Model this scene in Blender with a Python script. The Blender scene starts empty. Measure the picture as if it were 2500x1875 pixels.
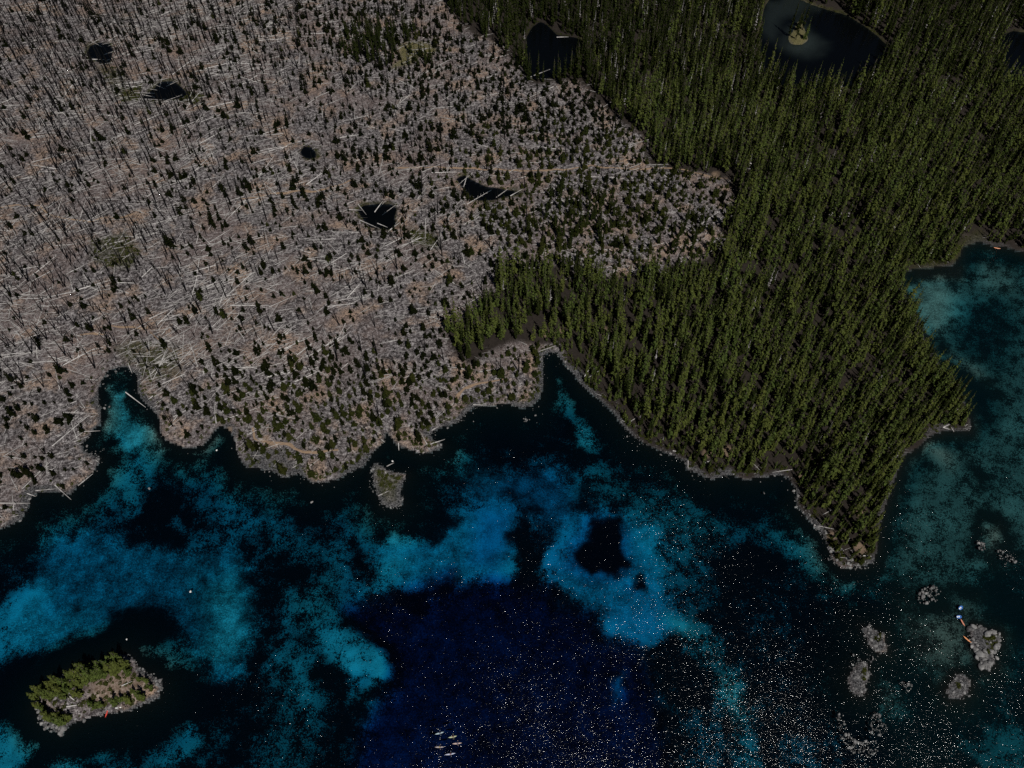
import bpy, bmesh, math, random
import numpy as np
from mathutils import Vector, Matrix

# ------------------------------------------------------------------ camera, sky, sun, exposure
sc = bpy.context.scene
COL = sc.collection
rng = np.random.default_rng(7)
random.seed(7)
H = 400.0
FOC = 2022.0
PITCH = math.pi / 2 - math.atan((2270.0 - 937.5) / FOC)
SP, CP = math.sin(PITCH), math.cos(PITCH)

cam = bpy.data.cameras.new('camera')
cam.sensor_width = 36.0
cam.lens = 36.0 * FOC / 2500.0
cam.clip_start = 1.0
cam.clip_end = 30000.0
camo = bpy.data.objects.new('camera', cam)
camo.location = (0, 0, H)
camo.rotation_euler = (math.pi / 2 - PITCH, 0, 0)
COL.objects.link(camo)
sc.camera = camo

SUN_EL, SUN_AZ = math.radians(57), math.radians(153)
world = bpy.data.worlds.new('World')
sc.world = world
world.use_nodes = True
wn = world.node_tree.nodes
bg = wn['Background']
sky = wn.new('ShaderNodeTexSky')
sky.sky_type = 'NISHITA'
sky.sun_disc = False
sky.sun_elevation = SUN_EL
sky.sun_rotation = SUN_AZ
sky.altitude = 1700
sky.air_density = .4
sky.dust_density = .1
world.node_tree.links.new(sky.outputs[0], bg.inputs[0])
bg.inputs[1].default_value = 0.05
sun = bpy.data.lights.new('sun', 'SUN')
sun.energy = 5.0
sun.angle = math.radians(0.5)
sun.color = (1.0, 0.96, 0.9)
suno = bpy.data.objects.new('sun', sun)
SUNDIR = Vector((math.sin(SUN_AZ) * math.cos(SUN_EL), math.cos(SUN_AZ) * math.cos(SUN_EL), math.sin(SUN_EL)))
suno.rotation_euler = (-SUNDIR).to_track_quat('-Z', 'Y').to_euler()
suno.location = (0, 0, 900)
COL.objects.link(suno)
sc.view_settings.view_transform = 'Standard'
sc.view_settings.look = 'None'
sc.view_settings.gamma = 1.0
sc.view_settings.use_curve_mapping = False
sc.view_settings.exposure = -0.35
sc.render.engine = 'CYCLES'
sc.cycles.use_denoising = False
sc.cycles.max_bounces = 5
sc.cycles.diffuse_bounces = 2
sc.cycles.glossy_bounces = 2
sc.cycles.transparent_max_bounces = 8
sc.cycles.caustics_reflective = False
sc.cycles.caustics_refractive = False

# ------------------------------------------------------------------ plan of the place: survey points to ground metres
def G(pts, z=0.0):
    a = np.asarray(pts, float).reshape(-1, 2)
    u = (a[:, 0] - 1250) / FOC
    v = -(a[:, 1] - 937.5) / FOC
    dy = CP + v * SP
    dz = -SP + v * CP
    k = (H - z) / -dz
    return np.stack([u * k, dy * k], 1)

def PX(xy, z=0.0):
    x, y = xy[:, 0], xy[:, 1]
    fw = y * CP - (z - H) * SP
    up = y * SP + (z - H) * CP
    return np.stack([1250 + FOC * x / fw, 937.5 - FOC * up / fw], 1)

def g1(x, y):
    return G([(x, y)])[0]

def sdf(poly, P):
    """signed distance, negative inside"""
    poly = np.asarray(poly, float)
    A = poly; B = np.roll(poly, -1, 0)
    d2 = np.full(len(P), 1e18)
    ins = np.zeros(len(P), bool)
    px, py = P[:, 0], P[:, 1]
    for (ax, ay), (bx, by) in zip(A, B):
        ex, ey = bx - ax, by - ay
        L = ex * ex + ey * ey + 1e-9
        t = np.clip(((px - ax) * ex + (py - ay) * ey) / L, 0, 1)
        qx = px - ax - t * ex; qy = py - ay - t * ey
        np.minimum(d2, qx * qx + qy * qy, out=d2)
        c = (ay > py) != (by > py)
        if ey != 0:
            ins ^= c & (px < ax + (py - ay) * ex / ey)
    d = np.sqrt(d2)
    return np.where(ins, -d, d)

def sdf_near(poly, P, pad):
    """sdf, evaluated only within pad of the polygon's box; far points get +1e3"""
    poly = np.asarray(poly)
    lo = poly.min(0) - pad; hi = poly.max(0) + pad
    m = (P[:, 0] > lo[0]) & (P[:, 0] < hi[0]) & (P[:, 1] > lo[1]) & (P[:, 1] < hi[1])
    out = np.full(len(P), 1e3)
    if m.any():
        out[m] = sdf(poly, P[m])
    return out

def line_dist(pts, P):
    d2 = np.full(len(P), 1e18)
    for (ax, ay), (bx, by) in zip(pts[:-1], pts[1:]):
        ex, ey = bx - ax, by - ay
        t = np.clip(((P[:, 0] - ax) * ex + (P[:, 1] - ay) * ey) / (ex * ex + ey * ey + 1e-9), 0, 1)
        d2 = np.minimum(d2, (P[:, 0] - ax - t * ex) ** 2 + (P[:, 1] - ay - t * ey) ** 2)
    return np.sqrt(d2)

def _hash(ix, iy, s):
    h = (ix.astype(np.int64) * 374761393 + iy.astype(np.int64) * 668265263 + s * 1442695041) & 0xffffffff
    h = ((h ^ (h >> 13)) * 1274126177) & 0xffffffff
    h = h ^ (h >> 16)
    return (h & 0xffff) / 65535.0

def vnoise(x, y, s=0):
    ix = np.floor(x); iy = np.floor(y)
    fx = x - ix; fy = y - iy
    fx = fx * fx * (3 - 2 * fx); fy = fy * fy * (3 - 2 * fy)
    a = _hash(ix, iy, s); b = _hash(ix + 1, iy, s); c = _hash(ix, iy + 1, s); d = _hash(ix + 1, iy + 1, s)
    return (a * (1 - fx) + b * fx) * (1 - fy) + (c * (1 - fx) + d * fx) * fy

def fbm(P, scale, octv=4, s=0):
    x = P[:, 0] / scale; y = P[:, 1] / scale
    o = np.zeros(len(P)); a = 0.5; t = 0
    for k in range(octv):
        o += a * vnoise(x, y, s + k * 17); t += a
        x = x * 2.03 + 3.7; y = y * 2.03 - 1.3; a *= 0.5
    return o / t

def sstep(a, b, x):
    t = np.clip((x - a) / (b - a), 0, 1)
    return t * t * (3 - 2 * t)

LAKE_PX = [(-700,1330),(-200,1310),(-50,1300),(0,1286),(29,1277),(52,1262),(69,1227),(72,1210),(87,1201),(136,1196),(171,1204),(185,1184),
 (208,1164),(226,1149),(240,1120),(220,1112),(200,1103),(197,1083),(220,1060),(223,1045),(240,1034),(243,1013),(237,976),(237,947),
 (246,924),(260,903),(289,892),(312,892),(336,912),(338,955),(356,981),(376,999),(391,1019),(396,1057),(411,1074),(457,1091),(492,1086),
 (509,1068),(521,1048),(538,1036),(558,1045),(573,1062),(581,1097),(590,1120),(607,1140),(640,1142),(672,1149),(692,1164),(730,1152),
 (765,1175),(782,1178),(822,1167),(860,1146),(886,1135),(909,1100),(935,1074),(938,1057),(947,1048),(956,1065),(973,1086),(1002,1094),
 (1031,1106),(1071,1094),(1077,1086),(1051,1074),(1048,1057),(1071,1042),(1112,1031),(1135,1008),(1155,990),(1199,987),(1240,982),
 (1275,993),(1298,987),(1315,967),(1324,938),(1321,903),(1322,880),(1324,865),(1338,858),(1362,858),(1376,880),(1402,909),(1425,941),
 (1466,973),(1495,999),(1518,1031),(1544,1060),(1581,1083),(1613,1097),(1651,1112),(1674,1123),(1680,1143),(1709,1155),(1738,1167),
 (1778,1155),(1819,1167),(1860,1164),(1898,1155),(1927,1164),(1948,1195),(1950,1233),(1976,1265),(2005,1294),(2019,1320),(2037,1367),
 (2054,1383),(2103,1381),(2130,1369),(2138,1345),(2140,1325),(2142,1295),(2152,1255),(2172,1195),(2193,1135),(2206,1109),(2235,1091),
 (2270,1060),(2306,1047),(2363,1048),(2366,1034),(2358,996),(2335,950),(2318,929),(2275,870),(2252,822),(2236,778),(2216,744),(2196,697),
 (2203,663),(2230,652),(2277,650),(2323,645),(2340,622),(2349,599),(2390,586),(2427,599),(2462,602),(2500,613),(2700,660),(3300,720),
 (5200,900),(5200,2420),(1200,2420),(-3000,2420),(-3000,1400)]
# the last corners lie behind the viewpoint: set them in metres
def lake_ground():
    g = G(LAKE_PX[:-5])
    tail = np.array([(1500, 300), (1500, -400), (0, -400), (-1500, -400), (-1500, 170)], float)
    return np.vstack([g, tail])
LAKE = lake_ground()
ISL = {
 'left': [(89,1722),(99,1748),(116,1762),(138,1771),(161,1775),(173,1762),(193,1757),(217,1749),(254,1741),(288,1735),(312,1734),(333,1723),
          (355,1715),(384,1700),(393,1671),(369,1651),(340,1635),(319,1608),(297,1597),(261,1612),(232,1634),(196,1630),(167,1643),(135,1664),(113,1687),(93,1702)],
 'islet': [(914,1133),(925,1137),(945,1150),(962,1156),(991,1161),(983,1173),(974,1193),(974,1210),(979,1226),(964,1237),(938,1231),(925,1210),(917,1186),(914,1165),(911,1148)],
 'rock_a': [(2108,1532),(2130,1540),(2156,1549),(2156,1567),(2163,1587),(2144,1592),(2126,1575)],
 'rock_b': [(2100,1620),(2117,1622),(2118,1652),(2108,1668),(2112,1690),(2100,1697),(2083,1688),(2073,1660),(2085,1636)],
 'rock_d': [(2372,1545),(2380,1530),(2395,1534),(2410,1545),(2440,1548),(2436,1570),(2428,1582),(2420,1600),(2425,1620),(2405,1630),(2396,1615),(2390,1595),(2376,1575)],
 'rock_e': [(2313,1688),(2325,1670),(2338,1650),(2352,1652),(2366,1665),(2362,1685),(2345,1700),(2320,1700)],
}
ISLG = {k: G(v) for k, v in ISL.items()}
def c1(pts, ox, oy, s):
    return [(ox + x / s, oy + y / s) for x, y in pts]
S4 = 3.456
PONDS_PX = [
 c1([(740,440),(760,400),(830,370),(930,380),(960,420),(950,500),(930,550),(860,545),(800,520),(750,480)],0,0,S4),
 c1([(1190,830),(1300,760),(1350,700),(1470,690),(1540,750),(1590,800),(1560,835),(1400,858),(1270,858)],0,0,S4),
 c1([(390,1290),(420,1245),(490,1250),(530,1300),(530,1340),(470,1355),(410,1330)],620,0,S4),
 [(1112,437),(1135,431),(1155,443),(1184,457),(1228,464),(1282,474),(1250,480),(1200,492),(1170,493),(1150,484),(1128,462)],
 c1([(870,190),(930,150),(1060,135),(1160,140),(1210,180),(1190,260),(1210,320),(1150,360),(1060,350),(980,340),(930,290)],620,460,S4),
 c1([(150,330),(200,240),(270,190),(330,220),(420,310),(540,320),(620,345),(640,420),(580,500),(480,620),(380,665),(280,680),(190,660),(160,590),(150,450)],1240,0,S4),
 c1([(0,140),(20,60),(60,0),(150,-40),(290,-10),(420,50),(560,95),(720,140),(880,240),(970,310),(1060,400),(1040,520),(960,620),(800,730),(500,770),(300,770),(140,720),(20,640),(-20,500),(-20,300)],1860,0,S4),
 [(2441,90),(2470,78),(2530,85),(2620,120),(2620,215),(2500,225),(2450,205),(2438,140)],
]
PONDS = [G(p) for p in PONDS_PX]
SPIT = G([(1928,108),(1924,94),(1936,80),(1944,62),(1952,52),(1956,60),(1966,82),(1972,100),(1956,112),(1940,112)])
PLVL = 1.0
def PXU(P):
    return PX(P, 0.0)
MEADOW = G(c1([(1250,400),(1330,370),(1450,380),(1530,450),(1480,490),(1390,480),(1330,550),(1180,580),(1250,530),(1240,470)],620,0,S4))
WETS = [G(p) for p in ([(280,850),(340,835),(430,850),(440,920),(370,935),(335,905)], [(225,590),(310,580),(345,620),(320,660),(260,655),(230,630)],
        [(1000,565),(1060,580),(1070,610),(1010,600)], [(2330,590),(2390,565),(2400,585),(2350,605),(2345,640),(2300,645),(2230,655),(2225,640),(2300,625)],
        [(240,165),(290,170),(320,230),(290,250),(260,200)],[(300,225),(350,210),(340,250),(300,255)],[(455,225),(500,240),(480,260),(440,250)])]
TRAILS_PX = [
 [(-60,520),(0,515),(50,510),(100,509),(125,528),(150,540),(220,543),(280,536),(350,527)],
 [(590,492),(620,488),(660,482),(707,474),(760,472),(800,467),(860,445)],
 [(960,415),(1010,414),(1060,415),(1155,418),(1257,420),(1340,422),(1399,416),(1442,410),(1500,417),(1573,418),(1660,417),(1690,424),(1740,437),(1775,440)],
 [(200,826),(230,822),(262,816)], [(278,801),(320,803),(362,803)],
 [(619,1046),(622,1071),(632,1078),(648,1080),(663,1087),(690,1089),(707,1091),(736,1103),(782,1109),(828,1104)],
 [(1108,975),(1125,962),(1138,947),(1170,941),(1228,929)],
]
TRAILS = [G(t) for t in TRAILS_PX]

def land_dist(P):
    """distance to lake water: + on land"""
    d = sdf(LAKE, P)
    for p in ISLG.values():
        d = np.maximum(d, -sdf_near(p, P, 40.0))
    return d

def pond_dist(P):
    d = np.full(len(P), 1e3)
    for i, p in enumerate(PONDS):
        dp = sdf_near(p, P, 30.0)
        d = np.minimum(d, dp)
    ds = -sdf_near(SPIT, P, 30.0)
    return np.maximum(d, ds)

# lake bed: (outline, softness m, sand share, depth m)
BED = [
 ([(0,1560),(20,1470),(60,1390),(110,1320),(230,1285),(340,1330),(480,1350),(570,1320),(610,1400),(620,1500),(600,1590),(540,1650),(450,1620),(400,1500),(330,1480),(200,1530),(60,1600)],9,.5,6.5),
 ([(-60,1600),(-60,1480),(30,1440),(70,1400),(110,1420),(100,1500),(200,1480),(240,1500),(130,1560),(40,1610)],7,.72,5.5),
 ([(470,1400),(560,1380),(600,1440),(610,1560),(560,1620),(500,1640),(460,1600),(500,1520)],8,.78,4.5),
 ([(300,1480),(360,1480),(400,1560),(390,1640),(250,1640),(180,1580)],9,.02,7),
 ([(90,1600),(230,1570),(330,1560),(420,1650),(520,1660),(540,1720),(430,1790),(300,1830),(150,1840),(40,1790),(0,1700),(30,1640)],8,.0,7),
 ([(330,1590),(400,1570),(440,1640),(390,1650),(350,1620)],4,.4,4),
 ([(-80,1740),(0,1745),(30,1790),(60,1840),(40,1900),(-80,1900)],8,.85,4.5),
 ([(60,1860),(150,1845),(330,1845),(430,1810),(520,1745),(540,1770),(470,1850),(350,1900),(60,1900)],7,.55,5),
 ([(258,945),(300,935),(330,1000),(385,1050),(378,1085),(320,1100),(292,1060),(262,1020)],4,.46,3.2),
 ([(300,1050),(340,1040),(360,1075),(330,1095),(305,1090)],6,.62,3.4),
 ([(262,905),(320,900),(310,935),(270,935)],2,.22,1.5),
 ([(330,1100),(390,1090),(360,1160),(300,1245),(255,1230),(280,1150)],5,.5,4.5),
 ([(180,1250),(280,1225),(290,1250),(200,1290),(120,1310),(100,1295)],5,.3,6),
 ([(505,1068),(545,1060),(560,1085),(520,1110),(500,1095)],2,.3,2.5),
 ([(470,1120),(500,1110),(540,1170),(620,1240),(760,1280),(820,1260),(900,1290),(880,1345),(760,1335),(640,1290),(560,1330),(510,1300),(440,1210),(430,1160)],9,.42,6),
 ([(640,1260),(740,1300),(880,1330),(870,1380),(800,1400),(720,1380),(640,1340)],8,.5,5.5),
 ([(420,1260),(500,1300),(520,1400),(480,1420),(440,1340)],8,.3,6),
 ([(690,1440),(760,1415),(880,1360),(950,1390),(920,1440),(850,1480),(760,1540),(700,1510)],6,.66,4.6),
 ([(860,1360),(960,1330),(1040,1300),(1100,1240),(1180,1200),(1230,1205),(1262,1240),(1250,1290),(1230,1360),(1180,1400),(1080,1420),(960,1430),(900,1460),(850,1470),(820,1440)],6,.72,6.5),
 ([(870,1380),(960,1340),(990,1360),(960,1410),(900,1430)],7,.85,5),
 ([(1170,1230),(1255,1225),(1240,1320),(1200,1370),(1150,1360)],6,.88,8.5),
 ([(850,1340),(895,1370),(890,1405),(850,1390)],5,.05,6),
 ([(760,1540),(820,1510),(880,1530),(930,1570),(952,1620),(932,1660),(880,1700),(850,1702),(830,1660),(780,1610)],4,.72,5),
 ([(835,1640),(900,1640),(900,1665),(850,1690)],3,.3,6),
 ([(655,1555),(720,1545),(775,1620),(800,1680),(770,1760),(750,1900),(620,1900),(640,1740)],8,.45,5),
 ([(690,1590),(740,1600),(780,1660),(760,1690),(700,1640)],5,.6,5),
 ([(950,1660),(975,1650),(960,1720),(890,1800),(870,1790),(920,1720)],5,.5,13),
 ([(1110,1150),(1200,1120),(1350,1130),(1430,1180),(1420,1250),(1380,1290),(1345,1340),(1300,1250),(1240,1205),(1150,1210)],9,.45,8),
 ([(1345,1290),(1400,1245),(1440,1215),(1530,1235),(1600,1260),(1650,1310),(1690,1400),(1700,1480),(1770,1560),(1720,1580),(1640,1555),(1590,1590),(1540,1560),(1480,1530),(1455,1500),(1440,1470),(1400,1470),(1365,1430),(1335,1370)],7,.82,7),
 ([(1330,1370),(1350,1320),(1372,1330),(1365,1420),(1340,1400)],3,.98,7.5),
 ([(1470,1490),(1600,1450),(1640,1500),(1600,1560),(1540,1550)],8,.95,7.5),
 ([(1640,1500),(1700,1520),(1750,1570),(1730,1590),(1680,1560)],6,.8,3.4),
 ([(1560,1300),(1700,1320),(1760,1450),(1720,1480),(1640,1420)],9,.42,5.5),
 ([(1385,1370),(1395,1320),(1420,1290),(1440,1240),(1510,1235),(1530,1290),(1532,1380),(1500,1400),(1440,1400)],4,.0,9),
 ([(1530,1415),(1550,1410),(1570,1430),(1560,1440),(1535,1430)],2,.0,8),
 ([(1100,1380),(1110,1440),(1020,1450),(900,1470)],4,.1,12),
 ([(1345,895),(1375,930),(1395,970),(1405,1000),(1430,1030),(1460,1060),(1455,1090),(1420,1110),(1403,1060),(1398,1010),(1370,960)],4,.5,4),
 ([(1400,1030),(1440,1035),(1462,1062),(1440,1085),(1410,1080)],4,.65,4),
 ([(1440,1110),(1560,1150),(1700,1205),(1850,1245),(1960,1295),(2060,1400),(2095,1425),(2065,1450),(1950,1400),(1850,1340),(1700,1330),(1600,1270),(1480,1210),(1420,1180)],10,.4,4.5),
 ([(1900,1285),(1990,1340),(2060,1408),(2095,1430),(2070,1448),(1990,1390),(1910,1340)],5,.55,3.8),
 ([(1800,1290),(1900,1340),(1930,1380),(1880,1400),(1800,1360)],8,.03,6),
 ([(1695,1500),(1765,1560),(1815,1650),(1855,1750),(1880,1900),(1800,1900),(1765,1760),(1745,1640),(1690,1560)],7,.6,4.5),
 ([(1765,1650),(1800,1660),(1815,1740),(1790,1760),(1770,1710)],5,.7,3.0),
 ([(1640,1720),(1760,1740),(1800,1900),(1700,1900)],9,.4,6),
 ([(840,1475),(900,1465),(1060,1438),(1200,1402),(1340,1425),(1362,1470),(1440,1490),(1462,1550),(1560,1575),(1580,1620),(1600,1700),(1640,1900),(840,1900),(900,1760),(965,1660),(955,1575),(885,1520)],4,.24,15),
 ([(1500,1640),(1530,1625),(1520,1690),(1505,1700)],3,.6,9),
 ([(2205,690),(2300,675),(2420,630),(2500,640),(2680,700),(2680,1330),(2440,1330),(2430,1150),(2390,1120),(2400,1060),(2430,1000),(2420,900),(2330,850),(2240,770)],9,.48,3.2),
 ([(2212,690),(2300,680),(2345,730),(2330,790),(2290,820),(2250,770)],6,.8,2.2),
 ([(2290,840),(2400,860),(2420,930),(2380,930),(2330,890)],7,.62,1.8),
 ([(2390,630),(2470,650),(2480,700),(2430,730),(2400,680)],6,.75,2.4),
 ([(2350,740),(2440,730),(2480,790),(2440,880),(2360,860),(2340,800)],9,.2,5),
 ([(2220,655),(2360,640),(2350,680),(2230,680)],3,.12,1.2),
 ([(2160,1330),(2200,1250),(2240,1150),(2290,1100),(2420,1085),(2520,1150),(2560,1300),(2430,1400),(2330,1420),(2200,1420),(2100,1432),(2135,1395)],8,.55,3.2),
 ([(2250,1080),(2310,1085),(2340,1110),(2320,1140),(2270,1110)],5,.7,1.8),
 ([(2340,1090),(2380,1100),(2375,1125),(2345,1115)],3,.05,3),
 ([(2380,1140),(2450,1160),(2420,1200)],5,.1,3.5),
 ([(2380,1240),(2460,1240),(2500,1290),(2480,1380),(2400,1360),(2370,1290)],7,.05,3),
 ([(2410,1290),(2445,1280),(2450,1320),(2420,1345)],4,.7,1.4),
 ([(2170,1450),(2300,1430),(2400,1450),(2420,1520),(2380,1640),(2300,1660),(2200,1600),(2180,1520)],9,.3,2.2),
 ([(2270,1520),(2340,1500),(2370,1560),(2330,1620),(2260,1600)],7,.5,1.6),
 ([(2190,1600),(2215,1590),(2212,1640),(2195,1645)],3,.0,4),
 ([(2130,1670),(2180,1640),(2200,1720),(2170,1750),(2130,1720)],6,.32,1.8),
 ([(2230,1440),(2330,1420),(2330,1480),(2230,1490)],5,.03,3),
 ([(2430,1430),(2510,1430),(2510,1480),(2450,1480)],5,.02,5),
 ([(2330,1790),(2420,1770),(2540,1740),(2540,1900),(2380,1900)],9,.5,6.5),
 ([(1880,1780),(2000,1800),(2040,1900),(1900,1900)],9,.35,6),
 ([(1000,1120),(1120,1080),(1230,1060),(1240,1130),(1120,1190),(1010,1170)],9,.16,6),
 ([(1080,1110),(1130,1090),(1150,1110),(1090,1125)],3,.45,4),
]
BEDG = [(G(p), s, v, d) for p, s, v, d in BED]

EVEN = [G(p) for p in (BED[0][0], BED[8][0], [(900,1350),(1040,1300),(1110,1235),(1260,1190),(1270,1300),(1200,1390),(1060,1420),(940,1410)],
    [(1380,1280),(1440,1215),(1560,1260),(1640,1380),(1620,1520),(1480,1520),(1360,1420)], BED[27][0], BED[[b[3] for b in BED].index(15)][0], [(2215,690),(2330,690),(2330,790),(2260,790)], [(0,1480),(120,1380),(480,1360),(600,1420),(560,1560),(450,1600),(380,1480),(200,1520),(50,1580)])]

def bed_maps(P, dist):
    w = 16.0
    W = P + np.stack([fbm(P, 22, 4, 5) - .5, fbm(P, 22, 4, 9) - .5], 1) * w
    W = W + np.stack([fbm(P, 6, 3, 15) - .5, fbm(P, 6, 3, 19) - .5], 1) * 6
    rag = (fbm(P, 10, 4, 21) - .5) * 19
    sand = .02 + .2 * fbm(P, 26, 3, 23); dep = np.full(len(P), 6.0)
    for p, s, v, d in BEDG:
        m = sstep(s * .8, -s * 1.0, sdf_near(p, W, s + 20) + rag * min(1.0, s / 6))
        sand = sand * (1 - m) + v * m
        m2 = sstep(s * 1.6, -s * 1.2, sdf_near(p, P, s * 1.8))
        dep = dep * (1 - m2) + d * m2
    sand = sand * (.5 + 1.0 * fbm(W, 34, 4, 25)) * (.72 + .56 * fbm(P, 7, 3, 27))
    shore = sstep(3.0, 11.0, -dist + (fbm(P, 12, 3, 33) - .5) * 9)
    inlet = sstep(-6, 6, PX(P)[:, 1] - 1100)       # narrow inlets keep their sand up to the bank
    keep = np.where(PX(P)[:, 0] > 2190, sstep(0.5, 5.0, -dist), shore)
    sand = sand * np.where((PX(P)[:, 1] < 1110) & (PX(P)[:, 0] < 600), sstep(1.5, 5, -dist), keep)
    rt = sstep(2080, 2230, PX(P)[:, 0]); dep = dep * (1 - .45 * rt)
    even = np.zeros(len(P))
    for p in EVEN: even = np.maximum(even, sstep(6, -6, sdf_near(p, W, 20)))
    return sand, dep, even

def height(P, dist=None, pd=None, dep=None):
    if dist is None: dist = land_dist(P)
    if pd is None: pd = pond_dist(P)
    hl = .25 + 2.1 * (1 - np.exp(-np.maximum(dist, 0) / 14)) + (fbm(P, 55, 3, 40) - .5) * 1.8 * np.clip(dist / 40, 0, 1) + (fbm(P, 7, 3, 44) - .5) * .5 * np.clip(dist / 6, 0, 1)
    near = np.clip(1 - pd / 14, 0, 1)
    hp = PLVL + .12 + .05 * np.maximum(pd, 0)
    hl = np.where(pd < 14, hl * (1 - near) + hp * near, hl)
    hl = np.where(pd < 0, PLVL + .12 - np.minimum(.3 * -pd, 1.1), hl)
    if dep is None: dep = np.full(len(P), 7.0)
    hw = -np.minimum(dep, .05 + .25 * np.maximum(-dist, 0)) + .25 * np.exp(dist / 1.0)
    return np.where(dist >= 0, hl, hw)

# ------------------------------------------------------------------ materials
def mat(name):
    m = bpy.data.materials.new(name); m.use_nodes = True
    nt = m.node_tree
    for n in list(nt.nodes): nt.nodes.remove(n)
    out = nt.nodes.new('ShaderNodeOutputMaterial')
    return m, nt, out
def N(nt, t, **k):
    n = nt.nodes.new(t)
    for a, v in k.items(): setattr(n, a, v)
    return n
def setin(n, d):
    for k, v in d.items(): n.inputs[k].default_value = v
def noise(nt, vec, scale, detail=3, rough=.55):
    n = N(nt, 'ShaderNodeTexNoise'); setin(n, {'Scale': scale, 'Detail': detail, 'Roughness': rough})
    nt.links.new(vec, n.inputs['Vector']); return n.outputs['Fac']
def ramp(nt, fac, stops):
    r = N(nt, 'ShaderNodeValToRGB'); e = r.color_ramp.elements
    while len(e) < len(stops): e.new(.5)
    for i, (p, c) in enumerate(stops):
        e[i].position = p; e[i].color = (*c, 1) if len(c) == 3 else c
    nt.links.new(fac, r.inputs[0]); return r.outputs[0]
def mix(nt, fac, a, b):
    m = N(nt, 'ShaderNodeMix', data_type='RGBA')
    for s, v in ((m.inputs[0], fac), (m.inputs[6], a), (m.inputs[7], b)):
        if hasattr(v, 'links') or isinstance(v, bpy.types.NodeSocket): nt.links.new(v, s)
        elif isinstance(v, (int, float)): s.default_value = v
        else: s.default_value = (*v, 1)
    return m.outputs[2]
def mth(nt, op, a, b=0.0, clamp=False):
    m = N(nt, 'ShaderNodeMath', operation=op); m.use_clamp = clamp
    for s, v in ((m.inputs[0], a), (m.inputs[1], b)):
        if isinstance(v, bpy.types.NodeSocket): nt.links.new(v, s)
        else: s.default_value = v
    return m.outputs[0]
def principled(nt, out, col, rough=.9, spec=.2, normal=None):
    b = N(nt, 'ShaderNodeBsdfPrincipled')
    if isinstance(col, bpy.types.NodeSocket): nt.links.new(col, b.inputs['Base Color'])
    else: b.inputs['Base Color'].default_value = (*col, 1)
    b.inputs['Roughness'].default_value = rough
    b.inputs['Specular IOR Level'].default_value = spec
    if normal is not None: nt.links.new(normal, b.inputs['Normal'])
    nt.links.new(b.outputs[0], out.inputs[0]); return b
def attr(nt, name):
    a = N(nt, 'ShaderNodeAttribute', attribute_name=name); return a.outputs['Fac']

def make_ground_mat():
    m, nt, out = mat('burnt_ground')
    pos = N(nt, 'ShaderNodeNewGeometry').outputs['Position']
    n1 = noise(nt, pos, .05, 5, .6); n2 = noise(nt, pos, .55, 5, .75); n3 = noise(nt, pos, 1.4, 3, .7); n4 = noise(nt, pos, .022, 3)
    base = ramp(nt, n2, [(.36, (.010, .009, .009)), (.45, (.06, .053, .054)), (.54, (.165, .151, .154)), (.66, (.38, .36, .36))])
    tan = ramp(nt, n3, [(.3, (.20, .13, .09)), (.7, (.40, .275, .185))])
    f_t = mth(nt, 'MULTIPLY', ramp(nt, n1, [(.5, (0, 0, 0)), (.64, (1, 1, 1))]), ramp(nt, n2, [(.4, (.15,) * 3), (.6, (1, 1, 1))]))
    c = mix(nt, mth(nt, 'MULTIPLY', f_t, .9), base, tan)
    pink = mth(nt, 'MULTIPLY', ramp(nt, n4, [(.48, (0, 0, 0)), (.62, (1, 1, 1))]), .45)
    c = mix(nt, pink, c, mix(nt, n3, (.10, .075, .07), (.22, .165, .15)))
    dk = ramp(nt, n3, [(.38, (1, 1, 1)), (.48, (0, 0, 0))])
    c = mix(nt, mth(nt, 'MULTIPLY', dk, .85), c, (.010, .009, .009))
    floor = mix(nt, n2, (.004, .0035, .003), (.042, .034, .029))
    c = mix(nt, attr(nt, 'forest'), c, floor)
    rock = ramp(nt, n3, [(.38, (.012, .012, .013)), (.52, (.06, .06, .063)), (.7, (.16, .16, .164))])
    c = mix(nt, attr(nt, 'rocky'), c, rock)
    soil = ramp(nt, n2, [(.3, (.16, .11, .075)), (.7, (.30, .22, .155))])
    c = mix(nt, attr(nt, 'soil'), c, soil)
    grass = ramp(nt, n3, [(.35, (.006, .008, .003)), (.5, (.026, .029, .008)), (.7, (.075, .07, .02))])
    c = mix(nt, attr(nt, 'grass'), c, grass)
    mead = ramp(nt, n3, [(.35, (.045, .042, .017)), (.65, (.15, .135, .065))])
    c = mix(nt, attr(nt, 'meadow'), c, mead)
    pb = mix(nt, attr(nt, 'sand'), (.006, .006, .005), mix(nt, n2, (.10, .092, .06), (.26, .24, .17)))
    c = mix(nt, attr(nt, 'pondbed'), c, pb)
    bp = N(nt, 'ShaderNodeBump'); setin(bp, {'Strength': .8, 'Distance': .6}); nt.links.new(n3, bp.inputs['Height'])
    principled(nt, out, c, .95, .1, bp.outputs[0]); return m
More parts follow.
